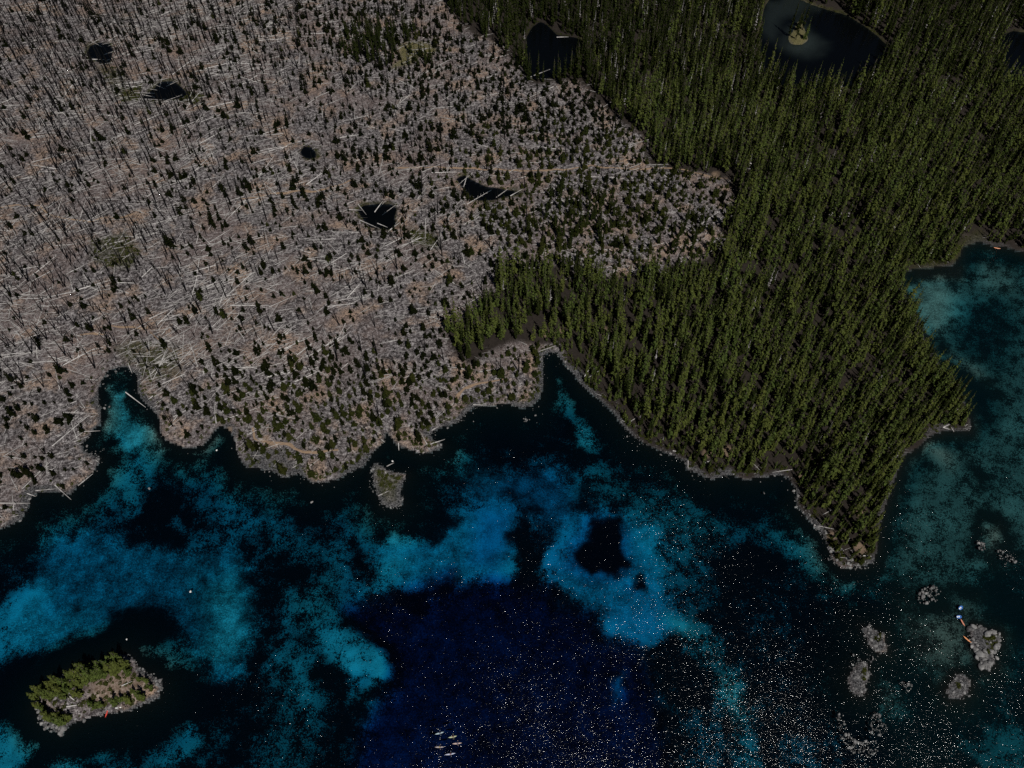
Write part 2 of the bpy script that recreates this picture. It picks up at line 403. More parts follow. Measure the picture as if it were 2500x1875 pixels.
def make_bed_mat():
    m, nt, out = mat('lake_bed_sand_and_weed')
    pos = N(nt, 'ShaderNodeNewGeometry').outputs['Position']
    s = attr(nt, 'sand'); sm = attr(nt, 'even')
    n0 = noise(nt, pos, .16, 4, .6); n1 = noise(nt, pos, .8, 4, .75); n2 = noise(nt, pos, 1.9, 2, .7)
    def ctr(n, k): return mth(nt, 'MULTIPLY', mth(nt, 'SUBTRACT', n, .5), k)
    dv = mth(nt, 'ADD', ctr(n0, .85), mth(nt, 'ADD', ctr(n1, .8), ctr(n2, .95)))
    # ragged weed cover: strong at half-cover, vanishing on clean sand and bare rock
    amp = mth(nt, 'MULTIPLY', mth(nt, 'MULTIPLY', s, mth(nt, 'SUBTRACT', 1.15, s)), mth(nt, 'SUBTRACT', 11.0, mth(nt, 'MULTIPLY', sm, 7.5)))
    cov = mth(nt, 'ADD', s, mth(nt, 'MULTIPLY', dv, amp))
    crisp = ramp(nt, cov, [(.30, (0, 0, 0)), (.62, (1, 1, 1))])
    soft = mth(nt, 'MULTIPLY', cov, cov, True)
    tone = mth(nt, 'ADD', .14, mth(nt, 'MULTIPLY', mth(nt, 'MULTIPLY', s, s), .95))
    f = mix(nt, sm, mth(nt, 'MULTIPLY', crisp, tone), soft)
    grain = mix(nt, n2, (.30, .285, .24), (.50, .485, .42))
    grain = mix(nt, attr(nt, 'silt'), grain, mix(nt, n2, (.10, .092, .075), (.26, .24, .20)))
    c = mix(nt, f, mix(nt, attr(nt, 'silt'), (.002, .0026, .0026), (.006, .006, .005)), grain)
    principled(nt, out, c, .95, .05); return m
def wave_normal(nt, k=1.0):
    pos = N(nt, 'ShaderNodeNewGeometry').outputs['Position']
    mp = N(nt, 'ShaderNodeMapping'); mp.inputs['Rotation'].default_value = (0, 0, math.radians(28)); mp.inputs['Scale'].default_value = (.75, 1.35, 1)
    nt.links.new(pos, mp.inputs[0])
    a = noise(nt, mp.outputs[0], 1.5, 2, .5); b = noise(nt, mp.outputs[0], .3, 2, .5); gust = noise(nt, pos, .018, 2, .5)
    h = mth(nt, 'ADD', mth(nt, 'MULTIPLY', a, mth(nt, 'ADD', .35, mth(nt, 'MULTIPLY', gust, .9))), mth(nt, 'MULTIPLY', b, .9))
    bp = N(nt, 'ShaderNodeBump'); setin(bp, {'Strength': 1.0, 'Distance': WAVE_H * k}); nt.links.new(h, bp.inputs['Height'])
    return bp.outputs[0]
WAVE_H = .29
def make_water_mat(name, k, tint, volume):
    m, nt, out = mat(name)
    nrm = wave_normal(nt, k)
    fr = N(nt, 'ShaderNodeFresnel'); fr.inputs['IOR'].default_value = 1.33; nt.links.new(nrm, fr.inputs['Normal'])
    gl = N(nt, 'ShaderNodeBsdfGlossy'); gl.inputs['Roughness'].default_value = .11; nt.links.new(nrm, gl.inputs['Normal'])
    tr = N(nt, 'ShaderNodeBsdfTransparent'); tr.inputs['Color'].default_value = (*tint, 1)
    mx = N(nt, 'ShaderNodeMixShader')
    nt.links.new(fr.outputs[0], mx.inputs[0]); nt.links.new(tr.outputs[0], mx.inputs[1]); nt.links.new(gl.outputs[0], mx.inputs[2])
    nt.links.new(mx.outputs[0], out.inputs[0])
    if volume:
        va = N(nt, 'ShaderNodeVolumeAbsorption'); va.inputs['Color'].default_value = (0.0, .80, .945, 1); va.inputs['Density'].default_value = .42
        nt.links.new(va.outputs[0], out.inputs['Volume'])
    return m
def make_leaf_mat(name, dark, light, yellow, transl=.2):
    m, nt, out = mat(name)
    oi = N(nt, 'ShaderNodeObjectInfo').outputs['Random']
    pos = N(nt, 'ShaderNodeNewGeometry').outputs['Position']
    n1 = noise(nt, pos, 1.1, 2, .6)
    c = mix(nt, ramp(nt, n1, [(.35, (0, 0, 0)), (.65, (1, 1, 1))]), dark, light)
    c = mix(nt, ramp(nt, oi, [(0, (0, 0, 0)), (1, (.75,) * 3)]), c, mix(nt, n1, dark, yellow))
    d = N(nt, 'ShaderNodeBsdfDiffuse'); t = N(nt, 'ShaderNodeBsdfTranslucent')
    nt.links.new(c, d.inputs[0]); nt.links.new(c, t.inputs[0])
    mx = N(nt, 'ShaderNodeMixShader'); mx.inputs[0].default_value = transl
    nt.links.new(d.outputs[0], mx.inputs[1]); nt.links.new(t.outputs[0], mx.inputs[2]); nt.links.new(mx.outputs[0], out.inputs[0])
    return m
def make_wood_mat(name, a, b, scale=1.5):
    m, nt, out = mat(name)
    pos = N(nt, 'ShaderNodeNewGeometry').outputs['Position']
    oi = N(nt, 'ShaderNodeObjectInfo').outputs['Random']
    n = mth(nt, 'ADD', mth(nt, 'MULTIPLY', noise(nt, pos, scale, 3, .6), .75), mth(nt, 'MULTIPLY', oi, .25))
    principled(nt, out, ramp(nt, n, [(.3, a), (.75, b)]), .85, .15); return m
def flat(name, col, rough=.5, spec=.4):
    m, nt, out = mat(name)
    pos = N(nt, 'ShaderNodeNewGeometry').outputs['Position']
    n = noise(nt, pos, 6, 3)
    principled(nt, out, mix(nt, n, tuple(c * .85 for c in col), tuple(min(1, c * 1.12) for c in col)), rough, spec); return m

M = {
 'ground': make_ground_mat(), 'bed': make_bed_mat(),
 'lake': make_water_mat('lake_water', 1.0, (1, 1, 1), True),
 'pond': make_water_mat('pond_water', .12, (.36, .44, .52), False),
 'conifer': make_leaf_mat('conifer_needles', (.004, .007, .0025), (.08, .112, .029), (.135, .148, .036), .1),
 'conifer_dark': make_leaf_mat('dark_conifer_needles', (.006, .009, .003), (.016, .022, .006), (.035, .042, .010), .1),
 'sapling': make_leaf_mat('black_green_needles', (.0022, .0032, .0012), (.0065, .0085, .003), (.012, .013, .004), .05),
 'sapling_green': make_leaf_mat('young_green_needles', (.006, .0085, .0025), (.022, .028, .007), (.045, .046, .012), .1),
 'shrub': make_leaf_mat('shrub_leaves', (.012, .018, .005), (.05, .062, .013), (.085, .085, .022), .2),
 'bark': make_wood_mat('grey_brown_bark', (.03, .024, .02), (.11, .09, .075)),
 'char': make_wood_mat('charred_wood', (.0015, .0015, .0015), (.008, .0075, .007), .8),
 'log': make_wood_mat('bleached_wood', (.2, .19, .185), (.62, .60, .58), .35),
 'twig': make_wood_mat('weathered_sticks', (.07, .066, .065), (.46, .44, .435), .28),
 'trail': make_wood_mat('dry_trail_soil', (.15, .105, .075), (.29, .205, .135), .6),
 'rock': make_wood_mat('grey_lakeside_rock', (.035, .035, .037), (.27, .265, .26), .8),
 'rock_white': make_wood_mat('pale_rock', (.5, .5, .49), (.75, .74, .72), .9),
}

# ------------------------------------------------------------------ mesh helpers
def np_mesh(name, V, T, m=None, attrs=None):
    me = bpy.data.meshes.new(name)
    V = np.ascontiguousarray(V, np.float32); T = np.ascontiguousarray(T, np.int32)
    k = T.shape[1]
    me.vertices.add(len(V)); me.vertices.foreach_set('co', V.ravel())
    me.loops.add(T.size); me.loops.foreach_set('vertex_index', T.ravel())
    me.polygons.add(len(T))
    me.polygons.foreach_set('loop_start', np.arange(0, T.size, k, dtype=np.int32))
    me.polygons.foreach_set('loop_total', np.full(len(T), k, np.int32))
    me.update(calc_edges=True)
    if attrs:
        for a, v in attrs.items():
            at = me.attributes.new(a, 'FLOAT', 'POINT'); at.data.foreach_set('value', np.ascontiguousarray(v, np.float32))
    if m: me.materials.append(m)
    return me
def link(name, me, parent=None, loc=(0, 0, 0), rot=(0, 0, 0), scale=(1, 1, 1)):
    o = bpy.data.objects.new(name, me); COL.objects.link(o)
    o.location = loc; o.rotation_euler = rot; o.scale = scale
    if parent: o.parent = parent
    return o
def tag(o, label, cat=None, group=None, kind=None):
    if label: o['label'] = label
    if cat: o['category'] = cat
    if group: o['group'] = group
    if kind: o['kind'] = kind
    return o
def merge(tpls, idx, pos, R, scl):
    """join copies of triangle templates; R (n,3,3), scl (n,3)"""
    Vs, Ts, off = [], [], 0
    for k, (V, T) in enumerate(tpls):
        s = np.where(idx == k)[0]
        if not len(s): continue
        W = np.einsum('nij,nvj->nvi', R[s], V[None] * scl[s][:, None, :]) + pos[s][:, None, :]
        tt = T[None] + (np.arange(len(s)) * len(V))[:, None, None] + off
        Vs.append(W.reshape(-1, 3)); Ts.append(tt.reshape(-1, 3)); off += len(s) * len(V)
    return np.vstack(Vs), np.vstack(Ts)
def rotz(a):
    R = np.zeros((len(a), 3, 3)); c, s = np.cos(a), np.sin(a)
    R[:, 0, 0] = c; R[:, 0, 1] = -s; R[:, 1, 0] = s; R[:, 1, 1] = c; R[:, 2, 2] = 1
    return R
def tube(path, rad, n=5, cap=True):
    path = np.asarray(path, float); V, T = [], []
    for i, p in enumerate(path):
        d = path[min(i + 1, len(path) - 1)] - path[max(i - 1, 0)]; d /= np.linalg.norm(d) + 1e-9
        a = np.cross(d, (0, 0, 1) if abs(d[2]) < .9 else (1, 0, 0)); a /= np.linalg.norm(a); b = np.cross(d, a)
        for k in range(n):
            t = 2 * math.pi * k / n; V.append(p + rad[i] * (a * math.cos(t) + b * math.sin(t)))
    for i in range(len(path) - 1):
        for k in range(n):
            a0, a1 = i * n + k, i * n + (k + 1) % n
            T += [(a0, a1, a0 + n), (a1, a1 + n, a0 + n)]
    if cap:
        m = (len(path) - 1) * n
        for k in range(1, n - 1): T += [(m, m + k, m + k + 1), (0, k + 1, k)]
    return np.array(V), np.array(T)
def cat_tpl(parts):
    V, T, o = [], [], 0
    for v, t in parts:
        V.append(v); T.append(np.asarray(t) + o); o += len(v)
    return np.vstack(V), np.vstack(T)

def crown(h, r, levels, per, seed, base=.1, droop=.38, gap=.12):
    rs = random.Random(seed); V, T = [], []
    bend = rs.uniform(-.02, .02) * h, rs.uniform(-.02, .02) * h
    for i in range(levels):
        f = i / (levels - 1)
        z0 = h * (base + (1 - base) * f ** 1.05)
        prof = (1 - f) ** .72 * (.55 + .45 * min(1, f * 5 + .35))
        for k in range(per if f < .85 else max(3, per - 2)):
            if rs.random() < gap: continue
            az = 2 * math.pi * (k + rs.random() * .9) / per + i * 1.3
            L = r * prof * rs.uniform(.5, 1.35) + .15
            z = z0 + rs.uniform(-.5, .5) * h / levels
            cx, cy = bend[0] * f * f, bend[1] * f * f
            for j in (-1, 0, 1):
                a = az + j * .40 + rs.uniform(-.15, .15); l = L * (1 if j == 0 else .75) * rs.uniform(.8, 1.1)
                ca, sa = math.cos(a), math.sin(a); px, py = -sa, ca
                w = l * .2 * rs.uniform(.7, 1.3) + .1
                dz = -droop * l * rs.uniform(.4, 1.7); tw = rs.uniform(-1.3, 1.3) * w
                s0 = l * .2; o = len(V)
                V += [(cx + ca * s0, cy + sa * s0, z + .1 * l),
                      (cx + ca * l * .6 + px * w, cy + sa * l * .6 + py * w, z + dz * .5 - .12 * w + tw),
                      (cx + ca * l, cy + sa * l, z + dz),
                      (cx + ca * l * .6 - px * w, cy + sa * l * .6 - py * w, z + dz * .5 - .12 * w - tw)]
                T += [(o, o + 1, o + 2), (o, o + 2, o + 3)]
    o = len(V); t = h * .07
    V += [(bend[0] + .16, bend[1], h - t), (bend[0] - .1, bend[1] + .15, h - t), (bend[0] - .1, bend[1] - .15, h - t), (bend[0], bend[1], h * 1.03)]
    T += [(o, o + 1, o + 3), (o + 1, o + 2, o + 3), (o + 2, o, o + 3)]
    return np.array(V), np.array(T)
def trunk_tpl(h, r):
    return tube([(0, 0, -.6), (0, 0, h * .35), (0, 0, h * .9)], [r * 1.25, r, r * .25], 6)
def snag_tpl(h, r, seed, stubs=9):
    rs = random.Random(seed); bx, by = rs.uniform(-.5, .5), rs.uniform(-.5, .5)
    pts = [np.array((bx * f * f, by * f * f, -.5 + (h + .5) * f)) for f in (0, .35, .7, 1)]
    parts = [tube(pts, [r * 1.2, r * .95, r * .6, r * .18], 5)]
    for i in range(stubs):
        f = rs.uniform(.3, .95); p = np.array((bx * f * f, by * f * f, h * f)); a = rs.uniform(0, 6.28); l = rs.uniform(.5, 1.6) * (1.2 - f)
        parts.append(tube([p, p + np.array((math.cos(a) * l, math.sin(a) * l, rs.uniform(-.5, .3) * l))], [.09, .03], 3, False))
    return cat_tpl(parts)
def log_tpl(seed, branches=5):
    """log along +x from 0 to 1, radius 1 in y/z (modelled 10 m long, .25 m thick, then normalised)"""
    rs = random.Random(seed); b = rs.uniform(-.15, .15)
    parts = [tube([(0, 0, 0), (3.3, b, .03), (7, b * .6, 0), (10, 0, -.05)], [.25, .21, .15, .08], 6)]
    for i in range(branches):
        f = rs.uniform(3.5, 9.5); sg = rs.choice((-1, 1)); parts.append(tube([(f, 0, 0), (f + rs.uniform(.2, .9), sg * rs.uniform(.5, 1.3), rs.uniform(.1, .7))], [.07, .03], 3, False))
    V, T = cat_tpl(parts); return V / np.array([10, .25, .25]), T
def stick_tpl():
    return tube([(0, 0, 0), (1, 0, 0)], [1, .5], 3, False)
def ico(sub=1):
    bm = bmesh.new(); bmesh.ops.create_icosphere(bm, subdivisions=sub, radius=1)
    V = np.array([v.co[:] for v in bm.verts]); T = np.array([[v.index for v in f.verts] for f in bm.faces]); bm.free(); return V, T
ICO1, ICO2 = ico(1), ico(2)
def rock_tpl(seed, sub=2):
    V, T = (ICO2 if sub == 2 else ICO1); V = V.copy(); r = np.random.default_rng(seed)
    for k in range(7):
        n = r.normal(size=3); n /= np.linalg.norm(n); d = r.uniform(.45, .8); e = V @ n
        V -= np.maximum(e - d, 0)[:, None] * n
    V += r.normal(size=V.shape) * .035
    V *= np.array([1, r.uniform(.6, .95), r.uniform(.45, .7)]); return V, T
def shrub_tpl(seed, n=46):
    r = np.random.default_rng(seed); V, T = [], []
    for i in range(n):
        d = r.normal(size=3); d[2] = abs(d[2]) * .8; d /= np.linalg.norm(d); c = d * r.uniform(.45, 1.0) * np.array([1, 1, .75])
        a = r.normal(size=3); a /= np.linalg.norm(a); b = np.cross(a, d); b /= np.linalg.norm(b) + 1e-6; s = r.uniform(.16, .3); o = len(V)
        V += [c + a * s, c + b * s, c - a * s, c - b * s]; T += [(o, o + 1, o + 2), (o, o + 2, o + 3)]
    return np.array(V), np.array(T)

# ------------------------------------------------------------------ ground and lake bed: one terrain sheet, cut at the waterline
def build_terrain():
    ys = np.concatenate([[-2000, -1900, -1700, -1400, -1000, -700, -450, -300, -220], np.arange(-160, 1960, 6.0), [2000, 2060, 2130, 2230, 2400, 2700, 3300, 4300]])
    xs = np.concatenate([[-6000, -3500, -2200, -1500, -1100, -800], np.arange(-600, 3100, 6.0), [3200, 3500, 4000, 4800, 6500, 9000]])
    X, Y = np.meshgrid(xs, ys); px = np.stack([X.ravel(), Y.ravel()], 1)
    P = G(px)
    # horizon rows: keep them on the ground far ahead
    dist = land_dist(P); pd = pond_dist(P)
    sand, dep, even = bed_maps(P, dist)
    z = height(P, dist, pd, dep)
    q = PX(P)
    ny, nx = X.shape
    i = np.arange(ny * nx).reshape(ny, nx)
    quads = np.stack([i[1:, :-1].ravel(), i[1:, 1:].ravel(), i[:-1, 1:].ravel(), i[:-1, :-1].ravel()], 1)
    qd = dist[quads].max(1)
    wet = qd < 0
    V = np.column_stack([P, z])
    # covers
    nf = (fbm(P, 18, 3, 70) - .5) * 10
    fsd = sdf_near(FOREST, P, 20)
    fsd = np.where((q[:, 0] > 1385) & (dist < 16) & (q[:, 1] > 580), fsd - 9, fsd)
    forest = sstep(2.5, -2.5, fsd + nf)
    rocky = sstep(2.6, .3, dist + (fbm(P, 14, 3, 71) - .42) * 11) * np.where(q[:, 0] > 2135, .5, 1)
    for k in ('rock_a', 'rock_b', 'rock_d', 'rock_e'):
        rocky = np.maximum(rocky, sstep(2, -1, sdf_near(ISLG[k], P, 10)))
    rocky = np.maximum(rocky, .85 * sstep(3, -2, sdf_near(G([(620,1090),(700,1100),(720,1140),(640,1140),(600,1120)]), P, 10)))
    soil = .55 * sstep(4, -3, sdf_near(G([(225,1668),(260,1655),(300,1640),(345,1650),(370,1668),(340,1690),(290,1710),(250,1720),(225,1715)]), P, 10) + nf * .3) * sstep(2, 5, dist)
    for (cx, cy, rr) in ((1545,582,14),(1620,628,13),(1660,605,12),(1330,818,12),(1370,812,10),(1478,815,12),(2103,1256,12),(2098,1340,14),(1775,1105,16),(1725,1110,12),(1270,650,9),(1372,705,8),(865,1096,12),(905,1075,8),(690,1010,9),(560,1050,10),(1745,432,12),(2030,1310,12),(1955,1168,10),(650,1075,9)):
        c = g1(cx, cy); d = np.hypot(P[:, 0] - c[0], P[:, 1] - c[1]) * 4.2
        soil = np.maximum(soil, .65 * sstep(rr * 1.3, rr * .5, d + nf * .8))
    grass = np.zeros(len(P)); mead = sstep(3, -1, sdf_near(MEADOW, P, 10) + nf * .3)
    for w in WETS: grass = np.maximum(grass, .7 * (.3 + 1.2 * fbm(P, 5, 3, 77)) * sstep(4, -3, sdf_near(w, P, 10) + nf * .6))
    grass = np.maximum(grass, .8 * sstep(3.0, .3, pd + (fbm(P, 8, 2, 80) - .35) * 9) * (pd > -1))
    grass = np.maximum(grass, .6 * sstep(3, -1, sdf_near(ISLG['islet'], P, 8) + 3 + nf * .4))
    mead = np.maximum(mead, sstep(1.5, -.5, sdf_near(SPIT, P, 10)))
    mead = np.maximum(mead, .5 * sstep(3, 0, pd + nf * .6 + 1) * ((q[:, 0] > 1780) & (q[:, 1] < 260)))
    pondbed = sstep(.6, -.6, pd)
    sandp = sand.copy(); silt = sstep(2060, 2230, q[:, 0] + nf * 6)
    ps = .8 * sstep(8, -12, sdf_near(G([(1925,60),(1960,40),(1985,80),(2025,105),(2005,132),(1945,140),(1910,118)]), P, 30) + nf * 1.5)
    ps = np.maximum(ps, .55 * sstep(9, -9, sdf_near(G([(1862,70),(1862,5),(1930,-10),(1985,-5),(2000,15),(1950,30),(1910,50),(1885,90)]), P, 30) + nf * 1.5))
    sandp = np.where(pd < 3, ps * .8, sandp)
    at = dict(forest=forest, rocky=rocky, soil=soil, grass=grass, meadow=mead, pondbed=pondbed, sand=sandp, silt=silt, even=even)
    for name, sel, m in (('ground', ~wet, M['ground']), ('lake_bed', wet, M['bed'])):
        used, inv = np.unique(quads[sel], return_inverse=True)
        me = np_mesh(name, V[used], inv.reshape(-1, 4), m, {k: v[used] for k, v in at.items()})
        me.polygons.foreach_set('use_smooth', np.ones(len(me.polygons), bool))
        o = link(name, me)
        tag(o, {'ground': 'grey brown burnt ground and forest floor around the lake', 'lake_bed': 'pale sand and dark rock lake bed seen through clear water'}[name], kind='structure')

FOREST_PX = [(1060,-260),(1085,10),(1130,75),(1215,118),(1277,172),(1290,215),(1412,205),(1450,245),(1514,305),(1560,340),(1590,410),(1695,426),(1774,448),(1795,500),(1745,560),(1774,592),
 (1700,640),(1616,665),(1500,690),(1412,676),(1380,645),(1340,655),(1277,645),(1215,670),(1210,735),(1150,770),(1107,790),(1085,825),(1110,865),(1150,885),(1198,852),(1270,842),(1330,845),
 (1362,850),(1390,880),(1430,930),(1500,985),(1560,1055),(1660,1100),(1700,1138),(1780,1135),(1880,1148),(1930,1158),(1960,1210),(2000,1268),(2040,1318),(2060,1350),(2110,1360),(2135,1330),
 (2150,1250),(2170,1190),(2200,1105),(2265,1058),(2350,1035),(2330,960),(2275,870),(2245,800),(2212,740),(2190,690),(2200,655),(2270,645),(2330,625),(2350,585),(2400,580),(2460,597),(2520,610),
 (2800,665),(3400,700),(3400,-260)]
FOREST = G(FOREST_PX)
build_terrain()

# lake: one closed body of water, clear and blue with depth
def box(name, x0, x1, y0, y1, z0, z1, m):
    V = [(x0, y0, z0), (x1, y0, z0), (x1, y1, z0), (x0, y1, z0), (x0, y0, z1), (x1, y0, z1), (x1, y1, z1), (x0, y1, z1)]
    F = [(3, 2, 1, 0), (4, 5, 6, 7), (0, 1, 5, 4), (1, 2, 6, 5), (2, 3, 7, 6), (3, 0, 4, 7)]
    me = bpy.data.meshes.new(name); me.from_pydata(V, [], F); me.materials.append(m); return link(name, me)
tag(box('lake', -1450, 1450, -380, 470, -60, 0, M['lake']), 'clear blue lake with sun glitter over sand and deep water', kind='structure')
PLBL = ['small black pond in the far left of the burnt ground', 'wide black pond below the far left pond, logs at its rim', 'tiny round black pond right of the two far left ponds',
        'long narrow black pond just below the trail', 'black pond crossed by many fallen logs', 'black forest pond at the upper edge of the burn',
        'large blue pond in the far forest with a grassy spit', 'dark pond at the far right edge of the forest']
for p, lb in zip(PONDS, PLBL):
    c = p.mean(0); q = c + (p - c) * 1.12 if len(p) < 14 else c + (p - c) * 1.05
    me = bpy.data.meshes.new('pond'); me.from_pydata([(x, y, PLVL) for x, y in q], [], [tuple(range(len(q)))][::-1]); me.materials.append(M['pond'])
    if me.polygons[0].normal.z < 0: me.flip_normals()
    tag(link('pond', me), lb, kind='structure')

# trail
def build_trail():
    V, T = [], []
    for t in TRAILS:
        n = int(sum(np.hypot(*(t[i + 1] - t[i])) for i in range(len(t) - 1)) / 1.5)
        s = np.linspace(0, len(t) - 1, n); k = np.minimum(s.astype(int), len(t) - 2); f = (s - k)[:, None]
        P = t[k] * (1 - f) + t[k + 1] * f
        P += np.stack([fbm(P, 9, 2, 91) - .5, fbm(P, 9, 2, 92) - .5], 1) * 4
        D = np.gradient(P, axis=0); D /= np.linalg.norm(D, axis=1)[:, None]; Nn = np.stack([-D[:, 1], D[:, 0]], 1)
        w = np.maximum(-.2, -.4 + 1.0 * fbm(P, 5, 2, 93) + 1.1 * fbm(P, 25, 2, 94)) + .02
        o = len(V)
        for sgn in (1, 0, -1):
            Q = P + Nn * (w * sgn)[:, None]; z = height(Q) + (.16 if sgn == 0 else .05)
            V += list(np.column_stack([Q, z]))
        for i in range(n - 1):
            for r in (0, 1):
                a = o + r * n + i; b = a + n
                T.append((a, b, b + 1, a + 1))
    me = np_mesh('trail', np.array(V), np.array(T), M['trail'])
    tag(link('trail', me), 'narrow tan dirt trail winding through the burnt ground', kind='structure')
build_trail()

# ------------------------------------------------------------------ scattering
def jitter_grid(sp, x0, x1, y0, y1):
    gx = np.arange(x0, x1, sp); gy = np.arange(y0, y1, sp)
    X, Y = np.meshgrid(gx, gy); P = np.stack([X.ravel(), Y.ravel()], 1)
    return P + rng.uniform(-.48, .48, P.shape) * sp
def inframe(P, m=120):
    q = PX(P); return (q[:, 0] > -m) & (q[:, 0] < 2500 + m) & (q[:, 1] > -m) & (q[:, 1] < 1875 + m)
def size_on_film(P, s):
    q = PX(P); d = np.sqrt((P ** 2).sum(1) + H * H)
    on = (q[:, 0] > 5) & (q[:, 0] < 2495) & (q[:, 1] > 8) & (q[:, 1] < 1870)
    return np.where(on, s / d, 0)

def scatter_nodes(name, sources, pts, rot, scl, idx, label):
    """one stuff object: copies of real trees standing in the scene"""
    me = bpy.data.meshes.new(name); me.vertices.add(len(pts)); me.vertices.foreach_set('co', np.ascontiguousarray(pts, np.float32).ravel())
    for a, v in (('rot', rot), ('scl', scl)):
        at = me.attributes.new(a, 'FLOAT_VECTOR', 'POINT'); at.data.foreach_set('vector', np.ascontiguousarray(v, np.float32).ravel())
    at = me.attributes.new('pick', 'INT', 'POINT'); at.data.foreach_set('value', np.ascontiguousarray(idx, np.int32))
    o = link(name, me); tag(o, label, kind='stuff')
    ng = bpy.data.node_groups.new(name, 'GeometryNodeTree')
    ng.interface.new_socket('Geometry', in_out='INPUT', socket_type='NodeSocketGeometry'); ng.interface.new_socket('Geometry', in_out='OUTPUT', socket_type='NodeSocketGeometry')
    gi = ng.nodes.new('NodeGroupInput'); go = ng.nodes.new('NodeGroupOutput'); L = ng.links.new
    ip = ng.nodes.new('GeometryNodeInstanceOnPoints'); ip.inputs['Pick Instance'].default_value = True
    jn = ng.nodes.new('GeometryNodeJoinGeometry')
    for objs in sources:
        j = ng.nodes.new('GeometryNodeJoinGeometry')
        for ob in objs:
            oi = ng.nodes.new('GeometryNodeObjectInfo'); oi.transform_space = 'ORIGINAL'; oi.inputs['Object'].default_value = ob
            L(oi.outputs['Geometry'], j.inputs[0])
        g = ng.nodes.new('GeometryNodeGeometryToInstance'); L(j.outputs[0], g.inputs[0]); L(g.outputs[0], jn.inputs[0])
    def na(nm, t):
        n = ng.nodes.new('GeometryNodeInputNamedAttribute'); n.data_type = t; n.inputs['Name'].default_value = nm
        return [s for s in n.outputs if s.enabled and s.name == 'Attribute'][0]
    L(gi.outputs[0], ip.inputs['Points']); L(jn.outputs[0], ip.inputs['Instance'])
    L(na('pick', 'INT'), ip.inputs['Instance Index']); L(na('rot', 'FLOAT_VECTOR'), ip.inputs['Rotation']); L(na('scl', 'FLOAT_VECTOR'), ip.inputs['Scale'])
    L(ip.outputs[0], go.inputs[0])
    md = o.modifiers.new('scatter', 'NODES'); md.node_group = ng
    return o

def proto_trees(prefix, specs, leaf, bark):
    out = []
    for (h, r, lv, per, sd, base, droop) in specs:
        out.append((np_mesh(prefix + '_crown', *crown(h, r, lv, per, sd, base, droop), leaf), np_mesh(prefix + '_trunk', *trunk_tpl(h, h * .011 + .05), bark), h))
    return out
def place_tree(name, proto, x, y, z, rz, s, label, cat, group=None, fat=1.0):
    e = bpy.data.objects.new(name, None); COL.objects.link(e); e.empty_display_size = .5
    e.location = (x, y, z); e.rotation_euler = (0, 0, rz); e.scale = (s * fat, s * fat, s)
    tag(e, label, cat, group)
    c = link('crown', proto[0], e); t = link('trunk', proto[1], e)
    return e, c, t

BIG = proto_trees('conifer', [(20, 2.6, 10, 6, 11, .10, .42), (23, 2.3, 11, 5, 12, .14, .5), (17, 2.5, 9, 6, 13, .08, .38), (21, 2.9, 10, 6, 14, .12, .45)], M['conifer'], M['bark'])
DRK = proto_trees('dark_conifer', [(20, 2.2, 15, 6, 21, .10, .42), (23, 2.0, 16, 6, 22, .14, .5), (17, 2.1, 13, 6, 23, .08, .38)], M['conifer_dark'], M['bark'])
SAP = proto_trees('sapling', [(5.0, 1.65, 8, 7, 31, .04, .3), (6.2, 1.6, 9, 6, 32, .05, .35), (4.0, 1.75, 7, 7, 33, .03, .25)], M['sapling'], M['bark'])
SAG = proto_trees('green_sapling', [(5.2, 1.6, 8, 7, 41, .04, .3), (6.5, 1.6, 9, 6, 42, .05, .35), (4.0, 1.6, 7, 7, 43, .03, .25)], M['sapling_green'], M['bark'])

def euler_z(a, tilt=0.0):
    n = len(a); return np.column_stack([rng.normal(0, tilt, n), rng.normal(0, tilt, n), a])

DEAD = [cat_tpl([crown(19, 1.9, 9, 4, 91, .2, .3, .35), trunk_tpl(19, .22)]), cat_tpl([crown(16, 1.7, 8, 4, 92, .25, .3, .4), trunk_tpl(16, .2)])]
